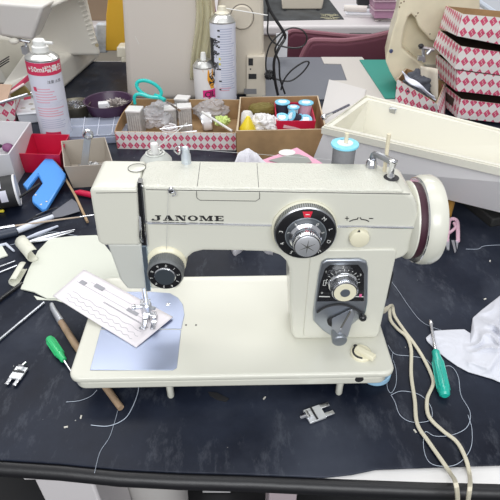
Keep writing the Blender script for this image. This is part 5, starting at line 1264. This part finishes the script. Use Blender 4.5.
# patterned box, white case, cardboard at the far left
pbl = [at(-40, 133, 0), at(15, 127, 0), at(20, 112, 0), at(-30, 112, 0)]
ptl = [atY(-40, 97, pbl[0].y), atY(15, 101, pbl[1].y), atY(21, 89, pbl[2].y), atY(-30, 86, pbl[3].y)]
open_box('parts_box', pbl, ptl, DS, 'pink diamond box at the far left edge under the long silver rod', 'box', .003, inner=KRAFT, rimm=KRAFTE, uv=(.0, .0))
tag(build('silver_rod', MB().tube([at(-14, 107, .078), at(33, 92.5, .080)], .0036, 10), mat('pale_steel', (.68, .70, .76), .3, .8)), 'long silver rod resting on the diamond box at the left edge', 'rod')
tag(build('cardboard_flap', MB().prism([atY(-6, 84, 1.27), atY(12, 85, 1.27), atY(7, 101, 1.25), atY(-6, 103, 1.25)], (0, .003, 0)), mat('tan_card', (.55, .38, .28), .8), smooth=0), 'tan cardboard flap sticking out of the left diamond box', 'cardboard')
tag(build('olive_flap', MB().grid(lambda u, v: atY(11+u*20, 97-11*sin(u*pi)**.8*v-u*2, 1.28+.02*sin(u*3)), 10, 5), mat('olive_cardboard', (.17, .13, .04), .7), solid=.003, fix=False, smooth=60), 'curved olive flap beside the spray can at the left', 'cardboard')
tag(build('red_strip', MB().prism([atY(11, 89, 1.31), atY(30, 73, 1.35), atY(31, 79, 1.35), atY(14, 92, 1.31)], (0, .012, 0)), mat('crimson_strip', (.58, .05, .12), .5), smooth=0), 'crimson striped card strip leaning on the left machine base', 'strip')
tag(build('white_pencil', MB().tube([atY(3, 97, 1.26), atY(24, 84, 1.30)], .003, 8), mat('pinkish_white', (.72, .58, .58), .5)), 'thin pinkish white stick between the cardboard flaps', 'stick')
wc_ = thing('plastic_case', 'small white plastic case with red label left of the large spray can', 'case', at(28, 124, 0))
bq = [at(20, 125, 0), at(42, 122, 0), at(42, 112, 0), at(17, 112, 0)]
WCM = mat('cloudy_white_plastic', (.66, .68, .74), .3)
zc = atY(20, 115, bq[0].y).z
build('case_body', MB().hexa(bq, [p+U*zc for p in bq]), WCM, wc_, bevel=.003)
lid_ = [at(17, 116, zc), at(43, 114, zc), at(40, 99, zc), at(14, 102, zc)]
build('case_lid', MB().hexa(lid_, [p+U*.006 for p in lid_]), mat('white_case_lid', (.74, .76, .80), .3), wc_, bevel=.003)
build('red_label', MB().prism([at(*q, zc+.0065) for q in ((24, 100), (31, 98.5), (31, 96.5), (24, 98))], (0, 0, .001)), REDP, wc_, smooth=0)
for q in ((23, 108), (31, 104), (33, 109)):
    build('lid_button', MB().ell(at(*q, zc+.007), .007, .005, .002, 10), mat('taupe_button', (.45, .42, .38), .5), wc_)

# ------------------------------------------------------------------ right side: cord, cloth, threads
CORD = mat('cream_cord', (.60, .56, .44), .5)
def cordpts(px, n_edge, Ye):
    out = []
    for i, (a, b) in enumerate(px): out.append(at(a, b, .0034) if i < n_edge else atY(a, b, Ye))
    return out
pc = thing('mains_lead', 'cream twin power cord running from the machine down over the table edge', 'cord', at(410, 360, 0))
cxr = my(384, 290, YF).x
sock = MM @ Vector((cxr+.001, YF+.030, .110)); s0_ = [sock, MM @ Vector((cxr+.006, YF+.026, .095)), MM @ Vector((cxr+.007, YF+.020, .060))]
L1 = s0_+[at(388, 307, .020)]+cordpts([(390, 320), (397, 329), (406, 337), (410.5, 350), (410.5, 375), (414, 400), (416.5, 424), (428, 442), (442, 462), (450, 474), (455, 484), (457, 505), (457, 540)], 10, .262)
L2 = [p+Vector((.004, 0, .001)) for p in s0_]+[at(391, 305, .022)]+cordpts([(394, 316), (404, 331), (413, 343), (422, 357), (430, 373), (432.5, 384), (426.5, 399), (428, 416), (441, 430), (456, 442), (465, 459), (469, 476), (469, 488), (467, 505), (466, 540)], 12, .264)
for L_ in (L1, L2):
    build('cord_strand', MB().tube(smoothpts(L_, 6), .0016, 10).tube([p+Vector((.0021, .0004, 0)) for p in smoothpts(L_, 6)], .0014, 8), CORD, pc)
# crumpled white cloth
upc = [(426, 338), (434, 331), (450, 330), (464, 329.5), (471, 334), (473, 318), (482, 310), (500, 296), (530, 275)]
loc_ = [(427, 341), (437, 351), (447, 359), (457, 366), (468, 372), (480, 375.5), (492, 379), (506, 385), (530, 392)]
def lerpl(l, u):
    k = u*(len(l)-1); i = min(int(k), len(l)-2); t = k-i; return l[i][0]*(1-t)+l[i+1][0]*t, l[i][1]*(1-t)+l[i+1][1]*t
def clothf(u, v):
    a, b = lerpl(upc, u), lerpl(loc_, u); x = a[0]*(1-v)+b[0]*v; y = a[1]*(1-v)+b[1]*v
    e = min(1, 4*v, 4*(1-v)); k = max(0, (u-.40)/.6)
    q_ = Vector((x*.024, y*.034, 3.7)); w_ = Vector((mn.noise(q_*1.3), mn.noise(q_*1.3+Vector((5, 1, 2))), 0))*1.1
    rg = 1-2*abs(mn.noise((q_+w_)*1.5)); rg2 = 1-2*abs(mn.noise((q_+w_*.6)*2.6+Vector((3, 9, 1))))
    h = .0015+e*(.0012+(.0012+k*.022)*max(0, rg)**1.3*.75+(.0006+k*.0035)*max(0, rg2)**1.3+k*.008)
    return at(x, y, max(.0012, h))
tag(build('white_cloth', MB().grid(clothf, 140, 80), mat('white_rag', (.62, .63, .69), .9, bump=.15, bscale=300), solid=.0012, fix=False, smooth=80), 'crumpled white cloth rag at the right edge beside the teal screwdriver', 'cloth')
Z_ = .0008
def th(px, lab, r=.00045, z=Z_): thread('loose_thread', [at(a, b, z) for a, b in px], lab, None, r*.75)
th([(392, 282), (400, 293), (408, 305), (420, 320), (432, 327), (448, 332)], 'pale thread from the machine column to the tip of the teal screwdriver', .0003)
th([(388, 345), (395, 354), (410, 356), (425, 359), (436, 368), (450, 366), (458, 376), (461, 395), (470, 412), (467, 427), (452, 435), (435, 436), (425, 432), (424, 450), (432, 464), (455, 465), (470, 450), (472, 430), (468, 415)], 'long looping pale thread around the lower part of the cream cord')
th([(393, 352), (390, 370), (387, 385), (391, 393), (396, 384), (396, 370), (393, 360)], 'small narrow pale thread loop beside the bed corner', .0004)
th([(391, 395), (402, 391), (420, 395), (431, 407), (430, 420), (412, 422), (400, 415), (395, 402), (391, 395)], 'round pale thread loop crossing the cream cord', .00045)
th([(139, 377), (138, 392), (131, 410), (123, 420), (108, 426), (91, 425)], 'bright curved thread hanging from the slide plate onto the mat', .0006)
th([(118, 410), (110, 436), (100, 452), (94.5, 473)], 'fine thread running from the awl end to the table edge', .0003)
th([(66, 402), (80, 400.5), (91, 396), (97, 390)], 'short pale thread left of the machine bed', .0004)
th([(466, 249), (478, 249), (484, 246), (500, 245), (510, 246)], 'pale thread lying behind the handwheel at the right edge', .0005)
th([(10, 245), (30, 240), (52, 232), (78, 236)], 'pale thread over the tools at the left', .0004, .012)
# lint, chips
CH = mat('lint', (.62, .60, .54), .8)
for q, lab in (((264.5, 398), 'tiny pale chip in front of the machine'), ((485, 299), 'tiny pale splinter above the white cloth'), ((415, 431), 'tiny pale scrap beside the cream cord'), ((66, 427), 'small pale lint speck left in front'), ((81, 417), 'small pale lint speck above the curved thread'), ((490, 261), 'pale chip at the right edge behind the cloth')):
    tag(build('lint_chip', MB().box(at(*q, .0008), (.0045, .0018, .0012), random.random()*3), CH, smooth=0), lab, 'lint')
# irregular burnt hole in the mat edge under the bed
tag(build('black_scrap', MB().prism([at(*q, .0003) for q in ((208, 392), (217, 393), (229, 399), (226, 402), (217, 400), (210, 396))], (0, 0, .0008)), BLACKM, smooth=0), 'small black scrap lying in front of the machine bed', 'scrap')

# ------------------------------------------------------------------ under the table
GB = mat('grey_cabinet_paint', (.66, .63, .64), .5)
cb_ = thing('storage_cabinet', 'grey storage cabinet under the front left of the table', 'cabinet', Vector((-.15, .50, -.72)))
x0, x1 = atY(39, 490, .36).x, atY(96, 490, .36).x
build('cabinet_body', MB().box(((x0+x1)/2, .36+.05, -.40), (x1-x0, .10, .64)), GB, cb_, bevel=.004)
build('cabinet_lip', MB().box(((x0+x1)/2, .355, -.090), (x1-x0+.010, .012, .018)), GB, cb_, bevel=.002)
tb = thing('waste_tub', 'round grey tub with a thick black rim under the table', 'tub', Vector((-.075, .40, -.72)))
tc_ = atY(152, 512, .52)
build('tub_body', MB().lathe([(.06, -.558), (.075, .0), (.0, .0)], (tc_.x+.012, .53, -.16), (0, 0, 1), 32), mat('tub_grey', (.6, .58, .56), .5), tb)
build('tub_rim', MB().tube([(tc_.x+.012+.076*cos(a*pi/18), .53+.076*sin(a*pi/18), -.16) for a in range(36)], .009, 10, closed=True), BLACKG, tb)
tag(build('pale_partition', MB().box((atY(196, 495, .40).x, .66, -.40), (.07, .02, .63)), mat('white_board_m', (.8, .8, .8), .5)), 'narrow pale panel under the table between tub and shadow', 'panel')
tag(build('pale_box', MB().box((atY(285, 500, .42).x, .50, -.42), (.05, .1, .60)), mat('pale_box_m', (.5, .42, .45), .6), bevel=.003), 'dim pale box under the table at the centre', 'box')
